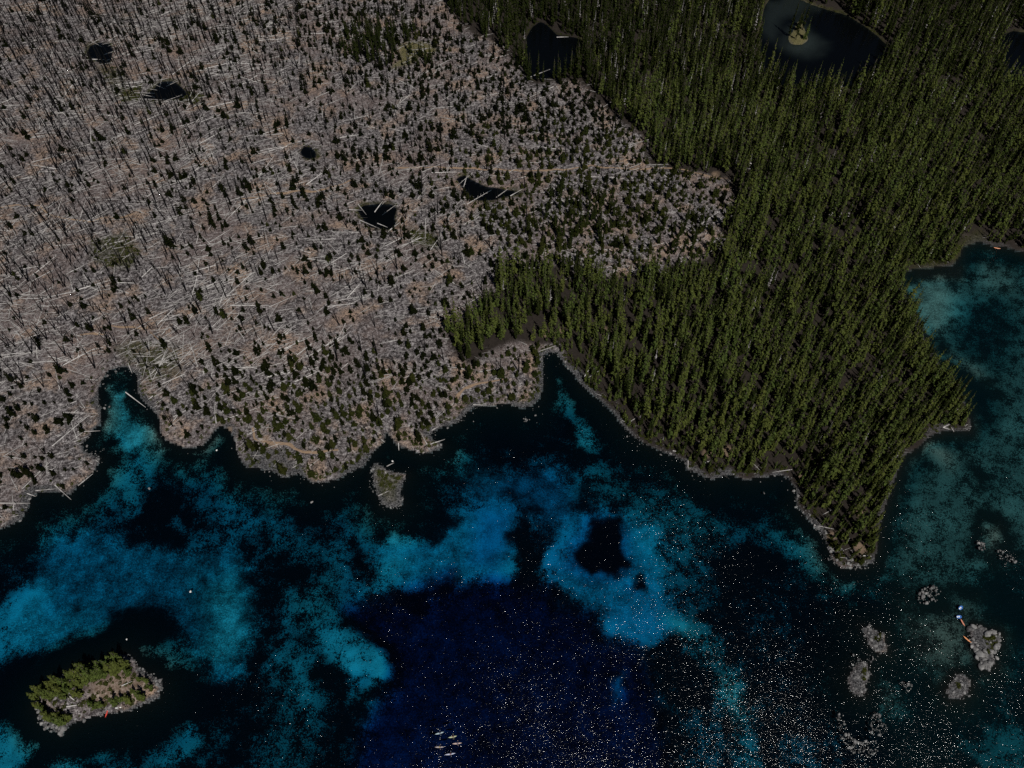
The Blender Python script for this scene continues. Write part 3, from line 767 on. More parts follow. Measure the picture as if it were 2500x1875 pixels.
# -- living forest
def forest():
    P = jitter_grid(4.25, -420, 760, 60, 760)
    q = PX(P)
    n = fbm(P, 30, 3, 101); sd = sdf(FOREST, P); ld = land_dist(P)
    sd = np.where((q[:, 0] > 1385) & (ld < 16) & (ld > 0) & (sd < 16) & (q[:, 1] > 580), sd - 9, sd)
    keep = (sd < -1.0 + (n - .5) * 8) & inframe(P, 200)
    # thin rim by the bay, gaps inside
    gap = fbm(P, 14, 2, 102)
    keep &= rng.random(len(P)) < np.where(gap < .3, .25, .93)
    P = P[keep]
    P2 = jitter_grid(2.7, -30, 270, 60, 420); q = PX(P2); ld = land_dist(P2)
    k2 = (q[:, 0] > 1318) & (q[:, 1] > 560) & (sdf_near(FOREST, P2, 20) < 15) & (ld > 1.3) & (ld < 13) & (rng.random(len(P2)) < .2 + .75 * fbm(P2, 12, 2, 104))
    small = np.concatenate([np.zeros(len(P), bool), np.ones(k2.sum(), bool)]); P = np.vstack([P, P2[k2]])
    dist = land_dist(P); pd = pond_dist(P); q = PX(P)
    ok = (dist > 1.6) & (pd > .7)
    for (cx, cy, rr) in ((1548,584,16),(1622,628,14),(1662,603,14),(1332,816,13),(1372,812,11),(1480,815,12),(2103,1258,11),(2095,1342,13),(1775,1108,16),(1725,1112,12),(1390,700,9),(1410,680,9),(1745,428,13),(1775,436,10),(1480,935,13),(1470,955,12),(1860,50,10),(2040,1305,11),(2160,250,8)):
        ok &= np.hypot(q[:, 0] - cx, (q[:, 1] - cy) * 1.2) > rr
    ok &= ~((q[:, 0] > 1800) & (q[:, 1] < 240) & (pd < 1.5) & (q[:, 0] < 2030))
    P = P[ok]; small = small[ok]; n = len(P)
    s = rng.normal(1.0, .22, n).clip(.45, 1.4) * (.86 + .3 * fbm(P, 40, 2, 103))
    sh = land_dist(P); s *= np.where(PX(P)[:, 0] > 2120, np.clip(.75 + sh / 30, 0, 1), np.clip(.38 + sh / 20 * rng.uniform(.6, 1.6, n), .36, 1))
    s = np.where(small, np.where(PX(P)[:, 0] > 2120, rng.uniform(.4, .85, n), rng.uniform(.16, .5, n)), s)
    q = PX(P); z = height(P)
    a = rng.uniform(0, 6.28, n)
    film = size_on_film(P, s * 18)
    # darker firs mix in towards the far left of the wood
    pdark = np.clip(.24 + .7 * sstep(1800, 1150, q[:, 0]) * sstep(420, 120, q[:, 1]) + .5 * sstep(420, 0, q[:, 1]), 0, .95)
    dark = rng.random(n) < pdark
    order = np.argsort(-film); first = order[:240]
    hero = np.zeros(n, bool); hero[first] = True
    src = []
    tipY = q[first, 1]
    for i in first:
        x, y = q[i]
        if x > 2060: lb, gp = 'tall yellow-green conifer along the right shore of the wooded peninsula tip', 'conifers along the right shore of the peninsula tip'
        elif y > 1190: lb, gp = 'yellow-green conifer crowded at the pointed tip of the wooded peninsula', 'conifers at the pointed peninsula tip'
        elif x > 1850: lb, gp = 'yellow-green conifer above the round bay left of the peninsula tip', 'conifers above the round bay'
        elif x > 1700: lb, gp = 'yellow-green conifer around the brown clearing of the blunt wooded point', 'conifers round the brown clearing'
        elif x > 1560: lb, gp = 'yellow-green conifer behind the grey beach with the log end in water', 'conifers behind the grey beach'
        else: lb, gp = 'yellow-green conifer behind the right bank of the narrow middle inlet', 'conifers by the narrow inlet'
        k = int(rng.integers(len(BIG)))
        e, c, t = place_tree('conifer_tree', BIG[k], P[i, 0], P[i, 1], z[i] - .1, a[i], s[i], lb, 'conifer', gp, rng.uniform(.7, 1.0))
        if len(src) <= k or True: src.append((k, c, t))
    pick = {k: (c, t) for k, c, t in src}
    rest = ~hero
    fat = rng.uniform(.62, 1.0, n) * np.where(small, 1.3, 1)
    S3 = np.column_stack([s * fat, s * fat, s])
    m = rest & ~dark
    scatter_nodes('conifer_forest', [pick[k] for k in sorted(pick)], np.column_stack([P, z - .1])[m], euler_z(a, .03)[m], S3[m], rng.integers(0, len(pick), n)[m], 'dense mixed green conifer forest covering the right half')
    grey = rest & (rng.random(n) < .035 + .07 * sstep(500, 100, q[:, 1]))
    V, T = merge(DEAD, rng.integers(0, 2, grey.sum()), np.column_stack([P + 1.6, z])[grey], rotz(a[grey]), S3[grey] * .8)
    tag(link('grey_dead_conifers', np_mesh('grey_dead_conifers', V, T, M['twig'])), 'bare grey dead conifers scattered through the living forest', kind='stuff')
    return P[rest & dark], z[rest & dark], a[rest & dark], S3[rest & dark]
DARKP = forest()

# -- the two tall trees on the grassy spit, the dark grove by the meadow
TALL = []
for (x, y, s, lb) in ((1924.5, 90, 1.15, 'left of two tall dark conifers on the pond spit'), (1941, 101, .95, 'right of two tall dark conifers on the pond spit')):
    p = g1(x, y); TALL.append(place_tree('conifer_tree', DRK[len(TALL)], p[0], p[1], PLVL, 1.0 + x, s * 1.5, lb, 'conifer', None, .42))
p = g1(1003, 138); TALL.append(place_tree('conifer_tree', DRK[2], p[0], p[1], 1.8, .4, 1.5, 'lone tall dark conifer standing in the straw coloured meadow', 'conifer', None, .8))
def grove():
    P = jitter_grid(4.2, -200, 40, 480, 660); q = PX(P)
    A = sdf(np.array([(835,95),(870,70),(980,75),(1050,95),(1060,170),(950,175),(880,160),(835,150)], float), q) < 0
    keep = A & (sdf_near(MEADOW, P, 20) > 2) & (rng.random(len(P)) < .6)
    P2 = P[keep]
    # loose tall trees in the clearing below the forest edge
    Q = jitter_grid(6.0, -30, 170, 280, 470); q = PX(Q)
    B = (sdf(np.array([(1300,500),(1390,440),(1470,480),(1540,560),(1480,600),(1400,600),(1310,580)], float), q) < 0) & (rng.random(len(Q)) < .6)
    B |= (sdf(np.array([(1600,560),(1680,540),(1740,570),(1700,620),(1620,640),(1580,620)], float), q) < 0) & (rng.random(len(Q)) < .5)
    B |= (sdf(np.array([(990,590),(1040,600),(1080,640),(1100,690),(1060,690),(1010,650)], float), q) < 0) & (rng.random(len(Q)) < .35)
    B |= (sdf(np.array([(1110,840),(1190,860),(1180,940),(1110,930)], float), q) < 0) & (rng.random(len(Q)) < .3)
    P2 = np.vstack([P2, Q[B]]); n = len(P2)
    s = rng.uniform(.55, 1.0, n); a = rng.uniform(0, 6.28, n)
    P3 = np.vstack([P2, DARKP[0]]); z = np.concatenate([height(P2), DARKP[1]]); aa = np.concatenate([a, DARKP[2]])
    S3 = np.vstack([np.column_stack([s, s, s]), DARKP[3]])
    scatter_nodes('dark_conifer_forest', [(c, t) for e, c, t in TALL], np.column_stack([P3, z - .1]), euler_z(aa, .03), S3 * np.array([1, 1, 1]), rng.integers(0, 3, len(P3)), 'darker conifers among the far wood and by the meadow')
grove()

# -- trees and shrubs of the left island
def island():
    src = []
    isl = [(91,1705,.35),(105,1690,.42),(98,1725,.34),(112,1735,.3),(120,1700,.4),(135,1680,.42),(140,1700,.36),(150,1668,.42),(150,1690,.36),(165,1672,.38),(163,1705,.34),
           (172,1690,.35),(182,1655,.4),(185,1675,.36),(200,1652,.45),(205,1675,.42),(198,1700,.38),(210,1640,.5),(222,1640,.46),(218,1660,.48),(233,1652,.5),(238,1660,.4),(250,1655,.42),
           (262,1650,.46),(255,1632,.4),(270,1630,.5),(280,1618,.46),(285,1640,.52),(296,1612,.42),(300,1635,.5),(312,1628,.42),(318,1645,.34),(122,1750,.34),(132,1758,.36),(145,1762,.38),(158,1766,.4),
           (150,1752,.32),(172,1755,.34),(345,1662,.24),(362,1665,.24),(372,1680,.22),(286,1718,.34),(300,1712,.28),(318,1712,.3),(345,1702,.36),(352,1708,.34),(237,1728,.3),(225,1720,.26),(250,1725,.28),(330,1690,.2)]
    for (x, y, s) in isl:
        p = g1(x, y); k = int(rng.integers(len(BIG)))
        w = p[None] + 0.0
        iw = ('at the left end of the lower left island' if x < 128 else 'along the low front edge of the lower left island' if y > 1715 else 'at the right end of the lower left island' if x > 335 else 'on the back edge of the lower left island, left half' if x < 225 else 'on the back edge of the lower left island, right half')
        z = float(height(w)[0])
        place_tree('conifer_tree', BIG[k], p[0], p[1], z - .1, rng.uniform(0, 6.28), s * 1.4, 'short bushy green conifer ' + iw, 'conifer', 'island conifers ' + iw, 1.9)
island()

# -- young trees of the burn
def saplings():
    P = jitter_grid(4.0, -470, 330, 90, 740); P = P[inframe(P, 100)]
    q = PX(P); x, y = q[:, 0], q[:, 1]
    dist = land_dist(P); pd = pond_dist(P); fs = sdf(FOREST, P)
    d = np.full(len(P), .16)
    d = np.where(x < 420, .09 + .05 * sstep(300, 0, y), d)
    d += .16 * sstep(450, 900, x) * sstep(480, 100, y)
    d += .12 * sstep(600, 1000, x) * sstep(800, 500, y)
    d += .34 * sstep(1000, 1350, x) * sstep(120, 300, y) * sstep(760, 600, y)
    d += .42 * sstep(420, 700, x) * sstep(760, 960, y)
    d += .10 * sstep(850, 1000, y)
    d *= 1.35 * (.4 + 1.2 * fbm(P, 26, 3, 111))
    ok = (rng.random(len(P)) < d) & (dist > 1.5) & (pd > 1.5) & (fs > .5) & (sdf_near(MEADOW, P, 10) > 0)
    for k in ISLG: ok &= sdf_near(ISLG[k], P, 10) > 3
    for t in TRAILS: ok &= line_dist(t, P) > 1.6
    P = P[ok]; n = len(P); q = PX(P); x, y = q[:, 0], q[:, 1]
    s = rng.lognormal(-.15, .38, n).clip(.28, 1.7)
    green = rng.random(n) < np.clip(.03 + .85 * sstep(1000, 1350, x) * sstep(250, 420, y) + .7 * sstep(820, 1040, y) * sstep(300, 650, x), 0, .95)
    z = height(P); a = rng.uniform(0, 6.28, n); film = size_on_film(P, s * 5)
    first = np.argsort(-film)[:300]; hero = np.zeros(n, bool); hero[first] = True
    pk = {0: {}, 1: {}}
    for i in first:
        g = int(green[i]); k = int(rng.integers(3)); px, py = q[i]
        col = 'green' if g else 'black-green'
        if px < 245: w = 'on the burnt bank left of the pale left inlet'; gp = 'young conifers left of the left inlet'
        elif px < 560: w = 'in the burn above the small shadowed cove'; gp = 'young conifers above the small cove'
        elif px < 930: w = 'on the blunt burnt headland with the shore trail'; gp = 'young conifers on the blunt headland'
        elif px < 1090: w = 'on the green point beside the small rocky islet'; gp = 'young conifers on the green point'
        elif py > 930: w = 'on the low shore left of the narrow middle inlet'; gp = 'young conifers left of the narrow inlet'
        else: w = 'below the forest lobe near the narrow middle inlet'; gp = 'young conifers below the forest lobe'
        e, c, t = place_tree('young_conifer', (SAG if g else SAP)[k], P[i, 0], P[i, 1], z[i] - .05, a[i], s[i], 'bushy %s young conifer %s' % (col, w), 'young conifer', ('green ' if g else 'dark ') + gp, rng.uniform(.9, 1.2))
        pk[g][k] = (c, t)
    S3 = np.column_stack([s, s, s]) * rng.uniform(.85, 1.2, (n, 1)); idx = rng.integers(0, 3, n)
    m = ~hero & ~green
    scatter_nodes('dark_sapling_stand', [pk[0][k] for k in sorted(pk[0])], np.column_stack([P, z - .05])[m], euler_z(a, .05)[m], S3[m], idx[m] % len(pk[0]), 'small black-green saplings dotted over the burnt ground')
    m = ~hero & green
    scatter_nodes('green_sapling_stand', [pk[1][k] for k in sorted(pk[1])], np.column_stack([P, z - .05])[m], euler_z(a, .05)[m], S3[m], idx[m] % len(pk[1]), 'young green conifers along the edge of the burn')
saplings()

# -- standing dead trunks
SNAG = [snag_tpl(17, .3, 51, 12), snag_tpl(14, .26, 52), snag_tpl(19, .32, 53, 16), snag_tpl(9, .26, 54, 6)]
def snags():
    P = jitter_grid(4.2, -470, 330, 90, 740); P = P[inframe(P, 100)]
    q = PX(P); x, y = q[:, 0], q[:, 1]
    fs = sdf(FOREST, P)
    d = .05 + .22 * sstep(750, 150, x) * sstep(1000, 820, y) * sstep(-200, 300, y + 200) + .24 * sstep(1100, 300, x) * sstep(420, 120, y) + .05 * sstep(900, 600, y)
    d *= 1.5 * (.12 + 1.75 * fbm(P, 20, 3, 121) ** 1.3) * np.where(y > 960, .35, 1)
    d = np.where(x > 1250, .03, d)
    ok = (rng.random(len(P)) < d) & (land_dist(P) > 2) & (pond_dist(P) > .5) & (fs > -1) & (sdf_near(MEADOW, P, 10) > 0)
    P = P[ok]; n = len(P); z = height(P); q = PX(P)
    s = rng.uniform(.55, 1.25, n); a = rng.uniform(0, 6.28, n); idx = rng.choice(4, n, p=[.3, .3, .22, .18])
    film = size_on_film(P, s * np.array([16, 13, 18, 8])[idx]); first = np.argsort(-film)[:300]
    hero = np.zeros(n, bool); hero[first] = True
    meshes = [np_mesh('dead_tree', *t, M['char']) for t in SNAG]
    for i in first:
        px, py = q[i]
        w = ('at the left edge of the burn' if px < 170 else 'just above the pale left inlet' if px < 480 and py > 780 else 'between trail and green hollow' if px < 480 else 'above the blunt headland' if px < 900 and py > 850 else 'in the middle of the burn' if px < 900 else 'near the living forest edge')
        o = link('dead_tree', meshes[idx[i]], None, (P[i, 0], P[i, 1], z[i]), (rng.normal(0, .05), rng.normal(0, .05), a[i]), (s[i],) * 3)
        tag(o, 'thin charred standing dead trunk ' + w, 'dead tree', 'charred trunks ' + w)
    m = ~hero
    R = rotz(a[m]); tx = rng.normal(0, .06, (m.sum(), 2)); R[:, 0, 2] = tx[:, 0]; R[:, 1, 2] = tx[:, 1]
    V, T = merge(SNAG, idx[m], np.column_stack([P, z])[m], R, np.repeat(s[m, None], 3, 1))
    tag(link('dead_tree_stand', np_mesh('dead_tree_stand', V, T, M['char'])), 'countless thin charred trunks standing over the far burn', kind='stuff')
snags()

# -- fallen logs
LOGS = [log_tpl(61), log_tpl(62, 3), log_tpl(63, 0), log_tpl(64, 8)]
LOGM = [np_mesh('fallen_log', *t, M['log']) for t in LOGS]
def put_log(a, b, label, r=.34, lift=.25, group=None, m=None, k=None):
    A, B = g1(*a), g1(*b)
    za, zb = np.maximum(height(np.array([A, B])), -.05) + lift
    pda, pdb = pond_dist(np.array([A, B]))
    if pda < 0: za = PLVL + .12
    if pdb < 0: zb = PLVL + .12
    d = Vector((B[0] - A[0], B[1] - A[1], zb - za)); L = d.length
    me = LOGM[2 if k is None else k]
    if m: me = me.copy(); me.materials.clear(); me.materials.append(m)
    o = link('fallen_log', me, None, (A[0], A[1], za), d.to_track_quat('X', 'Z').to_euler(), (L, r, r))
    tag(o, label, 'log', group); return o
for a, b, lb in [
 ((191,1186),(227,1157),'white log slanting off the rocky point below the left inlet'),
 ((136,1186),(174,1220),'log reaching down into the water at the left bay'),
 ((88,1199),(142,1194),'level log along the left bay waterline'),
 ((0,1232),(74,1229),'long level log ending over water at the left edge'),
 ((68,1206),(87,1212),'short pale log on the bank by the left bay'),
 ((182,1081),(217,1065),'pale log pointing from the left bank into a dark cove'),
 ((192,1057),(245,1052),'long white log jutting over the dark cove of the left inlet'),
 ((159,1012),(240,1011),'white level log ending at the left inlet bank'),
 ((307,958),(356,995),'long log slanting through the right side of the left inlet'),
 ((314,889),(323,912),'short upright looking log at the head of the left inlet'),
 ((4,1285),(19,1274),'short log at the waterline in the far lower left bank'),
 ((915,1051),(933,1063),'short log leaning into the thin creek by the headland'),
 ((973,1083),(974,1100),'short log pointing straight out below the green point'),
 ((1051,1086),(1086,1073),'log sticking out from the tip of the green point'),
 ((1054,1052),(1071,1042),'small log on the bank above the green point'),
 ((1155,989),(1190,990),'white log lying along the waterline right of the headland'),
 ((923,1211),(953,1199),'white log lying across the small rocky islet'),
 ((944,1139),(962,1130),'thin grey log afloat above the small rocky islet'),
 ((940,1153),(945,1160),'short log on the top of the small rocky islet'),
 ((1686,1091),(1706,1081),'pale log between trees above the peninsula beach'),
 ((1532,1035),(1554,1022),'white log on the narrow beach of the peninsula'),
 ((1679,1120),(1680,1145),'log pointing straight into the water from the peninsula beach'),
 ((1642,1102),(1665,1106),'log lying along the grey peninsula beach'),
 ((1430,928),(1463,908),'pale log behind the inlet right bank'),
 ((1426,922),(1444,895),'second pale log behind the inlet right bank'),
 ((1987,1282),(2034,1294),'long white log on the left beach near the peninsula tip'),
 ((2301,1045),(2320,1036),'white log on the small point of the right shore'),
 ((2302,1045),(2318,1049),'lower white log on the small point of the right shore'),
 ((2099,1358),(2127,1359),'white log across the very tip of the peninsula'),
 ((2030,1311),(2046,1306),'short white log by the brown clearing near the tip'),
 ((218,149),(249,148),'white log across the foot of the small far left pond'),
 ((340,246),(403,247),'log along the lower rim of the wide far left pond'),
 ((310,215),(385,223),'log reaching into the wide far left pond'),
 ((1359,94),(1388,93),'white log at the right bank of the black forest pond'),
 ((1294,192),(1343,172),'white log slanting into the black forest pond'),
 ((880,542),(927,561),'long log slanting across the foot of the log filled pond'),
 ((922,548),(947,558),'short log in the lower right of the log filled pond'),
 ((915,521),(935,495),'log standing out across the top of the log filled pond'),
 ((875,503),(895,527),'log slanting into the log filled pond from its upper left'),
 ((848,517),(884,516),'log poking into the log filled pond from its left'),
 ((1054,428),(1129,424),'long white log leading to the narrow pond'),
 ((1132,460),(1141,431),'log dipping into the left end of the narrow pond'),
 ((1210,486),(1245,462),'log crossing the right end of the narrow pond'),
 ((1240,486),(1275,466),'outermost log crossing the right end of the narrow pond'),
 ((166,1727),(196,1722),'white log on the lower left island'),
 ((174,1702),(186,1712),'grey log among the island scrub'),
 ((300,1676),(326,1664),'thin pale log in the island clearing'),
 ((200,537),(214,493),'steep white log just under the trail at left'),
 ((137,606),(191,602),'thick white log in the left burn'),
 ((184,718),(289,686),'very long white log crossing the left burn'),
 ((289,697),(333,697),'level white log in the left burn'),
 ((367,784),(425,757),'white log above the green hollow'),
 ((350,683),(382,651),'steep white log in the middle left burn'),
 ((0,265),(87,262),'long white log at the far left edge'),
 ((477,680),(518,674),'short white log right of the left burn'),
 ((960,583),(1065,605),'very long log sloping down towards the forest lobe'),
 ((1040,540),(1039,592),'log lying straight up and down near the forest lobe'),
 ((1080,598),(1120,580),'pale log above the forest lobe'),
 ((850,735),(895,682),'steep pale log left of the forest lobe'),
]:
    put_log(a, b, lb)
put_log((370, 816), (425, 865), 'tan log leading down to the green hollow', .45, m=M['trail'])
def deadfall():
    P = jitter_grid(3.1, -470, 330, 90, 760); P = P[inframe(P, 140)]
    q = PX(P); x, y = q[:, 0], q[:, 1]; fs = sdf(FOREST, P)
    d = .22 * sstep(1250, 500, x) + .09
    d *= .1 + 7.0 * fbm(P, 24, 3, 131) ** 2.6
    d = np.where(x > 1150, .13, d); d *= np.where((y > 930) & (x > 420), .55, 1)
    ok = (rng.random(len(P)) < d) & (land_dist(P) > .8) & (pond_dist(P) > .8) & (fs > -3)
    for k in ISLG: ok &= sdf_near(ISLG[k], P, 10) > 3
    P = P[ok]; n = len(P)
    # most were felled the same way by the wind
    az = np.where(rng.random(n) < .6, math.radians(22) + (fbm(P, 60, 2, 133) - .5) * 1.5 + rng.normal(0, .3, n), rng.uniform(0, 6.28, n)) + np.where(rng.random(n) < .5, math.pi, 0)
    L = rng.lognormal(2.1, .55, n).clip(3, 24); r = rng.uniform(.09, .24, n) * (L / 10) ** .45
    D = np.stack([np.cos(az), np.sin(az)], 1)
    B = P + D * L[:, None]
    far = (land_dist(B) < .8); L = np.where(far, 3, L); B = P + D * L[:, None]
    za, zb = height(P), height(B); up = rng.uniform(.12, .5, n)
    film = size_on_film(P + D * L[:, None] / 2, L); first = np.argsort(-film)[:240]; hero = np.zeros(n, bool); hero[first] = True
    idx = rng.integers(0, 4, n); q = PX(P)
    X = np.column_stack([B - P, zb - za + rng.uniform(-.1, .3, n)]); X /= np.linalg.norm(X, axis=1)[:, None]
    Yv = np.stack([-X[:, 1], X[:, 0], np.zeros(n)], 1); Yv /= np.linalg.norm(Yv, axis=1)[:, None]; Z = np.cross(X, Yv)
    R = np.stack([X, Yv, Z], 2); S3 = np.column_stack([L, r, r]); pos = np.column_stack([P, za + up])
    for i in first:
        px, py = q[i]
        w = ('on the burnt bank below the left inlet' if px < 245 and py > 930 else 'left of the green hollow at the left edge' if px < 200 else 'around the green hollow above the left inlet' if px < 430 else 'on the slope above the small shadowed cove' if px < 600 else 'on the blunt headland with the shore trail' if py > 900 and px < 930 else 'in the middle burn left of the forest lobe' if px < 900 else 'between forest lobe and narrow middle inlet' if px < 1380 else 'inside the wooded peninsula edge')
        o = link('fallen_log', LOGM[idx[i]])
        o.matrix_world = Matrix.Translation(pos[i]) @ Matrix(R[i].tolist()).to_4x4() @ Matrix.Diagonal((*S3[i], 1))
        tag(o, 'long bleached fallen trunk ' + w, 'log', 'bleached trunks ' + w)
    m = ~hero
    V, T = merge(LOGS, idx[m], pos[m], R[m], S3[m])
    tag(link('deadfall', np_mesh('deadfall', V, T, M['log'])), 'bleached fallen trunks criss-crossing all over the burn', kind='stuff')
    # broken branches and sticks
    n = 80000
    P = np.stack([rng.uniform(-460, 330, n), rng.uniform(150, 700, n)], 1); P = P[inframe(P, 60)]
    q = PX(P)
    ok = (sdf(FOREST, P) > -2); P = P[ok]; ok = (land_dist(P) > .5) & (pond_dist(P) > .3) & (rng.random(len(P)) < .1 + 3.2 * fbm(P, 16, 3, 141) ** 2); P = P[ok]
    for k in ISLG: P = P[sdf_near(ISLG[k], P, 10) > 2]
    for t in TRAILS: P = P[line_dist(t, P) > 1.0]
    n = len(P); az = np.where(rng.random(n) < .5, math.radians(14) + rng.normal(0, .5, n), rng.uniform(0, 6.28, n))
    z = height(P) + rng.uniform(.05, .5, n); Rz = rotz(az); el = rng.normal(0, .12, n); Rz[:, 2, 0] = np.sin(el)
    L = rng.lognormal(.75, .5, n); r = rng.uniform(.05, .14, n)
    dk = rng.random(n) < .42; S3 = np.column_stack([L, r, r]); pos = np.column_stack([P, z])  # black share holds charred sticks plus extra ones that imitate ground shadows
    for nm, m, mt, lb in (('stick_litter', ~dk, 'twig', 'grey broken branches littering the burnt ground'), ('char_and_shade_litter', dk, 'char', 'charred sticks and roots, some standing in for shadow, littering the burnt ground')):
        k = 1.0 if nm == 'stick_litter' else 1.6
        V, T = merge([stick_tpl()], np.zeros(m.sum(), int), pos[m], Rz[m], S3[m] * np.array([1, k, k]))
        tag(link(nm, np_mesh(nm, V, T, M[mt])), lb, kind='stuff')
deadfall()

# -- rocks of shore and reefs
RK = [rock_tpl(71), rock_tpl(72), rock_tpl(73), rock_tpl(74)]
RKs = [rock_tpl(75, 1), rock_tpl(76, 1), rock_tpl(77, 1)]
def rocks():
    pts, rad, tagz = [], [], []
    def along(poly, step, sig, off, lo, hi, name, p=1.0, closed=True, n0=None):
        A = poly; B = np.roll(poly, -1, 0)
        for a, b in zip(A[:None if closed else -1], B[:None if closed else -1]):
            L = np.hypot(*(b - a)); k = int(L / step) + 1
            nrm = np.array([-(b - a)[1], (b - a)[0]]) / (L + 1e-6)
            for f in rng.random(k):
                pp = a + (b - a) * f
                if rng.random() > p: continue
                if name == 'shore' and (vnoise(pp[0:1] / 11, pp[1:2] / 11, 5)[0] < rng.uniform(.15, .75) or pp[0] > 178): continue
                pts.append(pp + nrm * rng.normal(off, sig)); rad.append(rng.uniform(lo, hi) * (1.6 if rng.random() < .1 else 1)); tagz.append(name)
    along(LAKE[3:-12], .62, .7, -.2, .16, .5, 'shore', .75, False)
    along(LAKE[3:-12], 2.4, 2.2, -1.2, .2, .62, 'shore', .8, False)
    i0 = LAKE_PX.index((1948,1195)); i1 = LAKE_PX.index((2138,1345))
    along(LAKE[i0:i1], .45, 1.3, .3, .3, .75, 'tip', .8, False)
    along(ISLG['left'], .5, .7, 0, .25, .7, 'left', .8); along(ISLG['islet'], .45, .9, .3, .22, .6, 'islet', .9)
    for k, lo, hi in (('rock_a', .2, .55), ('rock_b', .2, .5), ('rock_d', .5, 1.3), ('rock_e', .22, .6)):
        along(ISLG[k], .5, .8, .5, lo, hi, k, .9)
        bb = ISLG[k]; lo2, hi2 = bb.min(0), bb.max(0)
        Q = rng.uniform(lo2, hi2, (260, 2)); Q = Q[sdf(bb, Q) < 0]
        for p in Q[:(34 if k == 'rock_d' else 110)]: pts.append(p); rad.append(rng.uniform(lo, hi) * rng.choice((.7, 1.4))); tagz.append(k)
    def cloud(poly, n, lo, hi, name):
        g = G(poly); Q = rng.uniform(g.min(0), g.max(0), (n * 4, 2)); Q = Q[sdf(g, Q) < 0][:n]
        for p in Q: pts.append(p); rad.append(rng.uniform(lo, hi)); tagz.append(name)
    cloud([(2238,1446),(2268,1430),(2285,1428),(2302,1446),(2285,1470),(2242,1474)], 75, .35, .75, 'reef_c')
    cloud([(2200,1664),(2222,1662),(2232,1682),(2212,1692)], 26, .3, .6, 'reef_f')
    cloud([(2382,1316),(2404,1322),(2405,1342),(2390,1345)], 26, .35, .7, 'reef_h')
    cloud([(2432,1342),(2460,1340),(2485,1375),(2455,1380),(2438,1360)], 42, .3, .65, 'reef_h')
    cloud([(2045,1740),(2060,1745),(2075,1800),(2100,1810),(2140,1808),(2150,1835),(2120,1850),(2080,1838),(2050,1795)], 120, .3, .7, 'reef_g')
    cloud([(2130,1740),(2150,1745),(2172,1785),(2150,1800),(2120,1790)], 70, .3, .7, 'reef_g')
    cloud([(2080,1590),(2130,1595),(2160,1600),(2110,1625),(2070,1640)], 34, .25, .55, 'rock_a')
    cloud([(96,1745),(160,1778),(150,1795),(120,1788),(90,1765)], 75, .45, 1.15, 'left')
    cloud([(200,1105),(240,1100),(258,1090),(240,1135),(215,1150),(195,1120)], 70, .25, .55, 'inlet')
    cloud([(905,1140),(925,1140),(920,1200),(895,1205)], 28, .25, .55, 'islet')
    cloud([(925,1225),(985,1215),(975,1245),(935,1240)], 45, .3, .6, 'islet')
    cloud([(1270,1015),(1325,1010),(1310,1035),(1280,1030)], 9, .4, .7, 'shore')
    cloud([(1310,860),(1335,855),(1330,930),(1318,930)], 12, .2, .4, 'shore')
    cloud([(245,900),(270,895),(300,890),(270,930)], 24, .3, .7, 'inlet')
    cloud([(2355,1035),(2372,1032),(2368,1052),(2345,1050)], 26, .3, .6, 'rshore')
    cloud([(2040,1330),(2050,1385),(2110,1390),(2120,1375)], 60, .35, .75, 'tip')
    pts_ = np.array(pts); rad_ = np.array(rad); n = len(pts_)
    # single boulders standing in open water
    rad_ = rad_ * rng.lognormal(-.12, .4, n).clip(.4, 2.0)
    z = np.maximum(height(pts_), -.16); z = z + rad_ * rng.uniform(-.15, .15, n)
    film = size_on_film(pts_, rad_); first = np.argsort(-film)[:276]; hero = np.zeros(n, bool); hero[first] = True
    idx = rng.integers(0, 4, n); a = rng.uniform(0, 6.28, n)
    lbl = {'shore': ('grey boulder lining the main lake shore', 'boulders of the main shore'), 'tip': ('grey boulder on the rocky beach at the peninsula tip', 'boulders at the peninsula tip'),
           'left': ('grey boulder rimming the lower left island', 'boulders rimming the lower left island'), 'islet': ('grey boulder on the small islet below the headland', 'boulders of the small islet'),
           'rock_a': ('grey boulder of the reef islet right below the peninsula', 'boulders of the upper reef islet'), 'rock_b': ('grey boulder of the yellow scrub reef islet', 'boulders of the yellow scrub reef'),
           'rock_d': ('large grey slab of the right hand rock islet beside the kayaks', 'slabs of the rock islet beside the kayaks'), 'rock_e': ('grey boulder of the round reef near the lower right', 'boulders of the round lower right reef'),
           'reef_c': ('pale boulder of the reef nearest below the peninsula tip', 'boulders of the reef below the tip'), 'reef_f': ('grey boulder of the tiny reef between two reefs', 'boulders of the tiny reef'),
           'reef_h': ('pale boulder breaking the water at the far right', 'boulders at the far right'), 'reef_g': ('grey boulder of the ring shaped reef in the glitter', 'boulders of the ring shaped reef'),
           'inlet': ('pale boulder beside the left inlet', 'boulders beside the left inlet'), 'rshore': ('pale boulder on the small point of the right shore', 'boulders of the right shore point')}
    me = [np_mesh('boulder', *t, M['rock']) for t in RK]
    for i in first:
        lb, gp = lbl[tagz[i]]
        o = link('boulder', me[idx[i]], None, (pts_[i, 0], pts_[i, 1], z[i]), (rng.normal(0, .2), rng.normal(0, .2), a[i]), (rad_[i] * 1.1, rad_[i] * 1.1, rad_[i]))
        tag(o, lb, 'boulder', gp)
    m = ~hero
    V, T = merge(RKs, idx[m] % 3, np.column_stack([pts_, z])[m], rotz(a[m]), np.repeat(rad_[m, None], 3, 1))
    tag(link('shore_rocks', np_mesh('shore_rocks', V, T, M['rock'])), 'small grey rocks strewn along every shore and reef', kind='stuff')
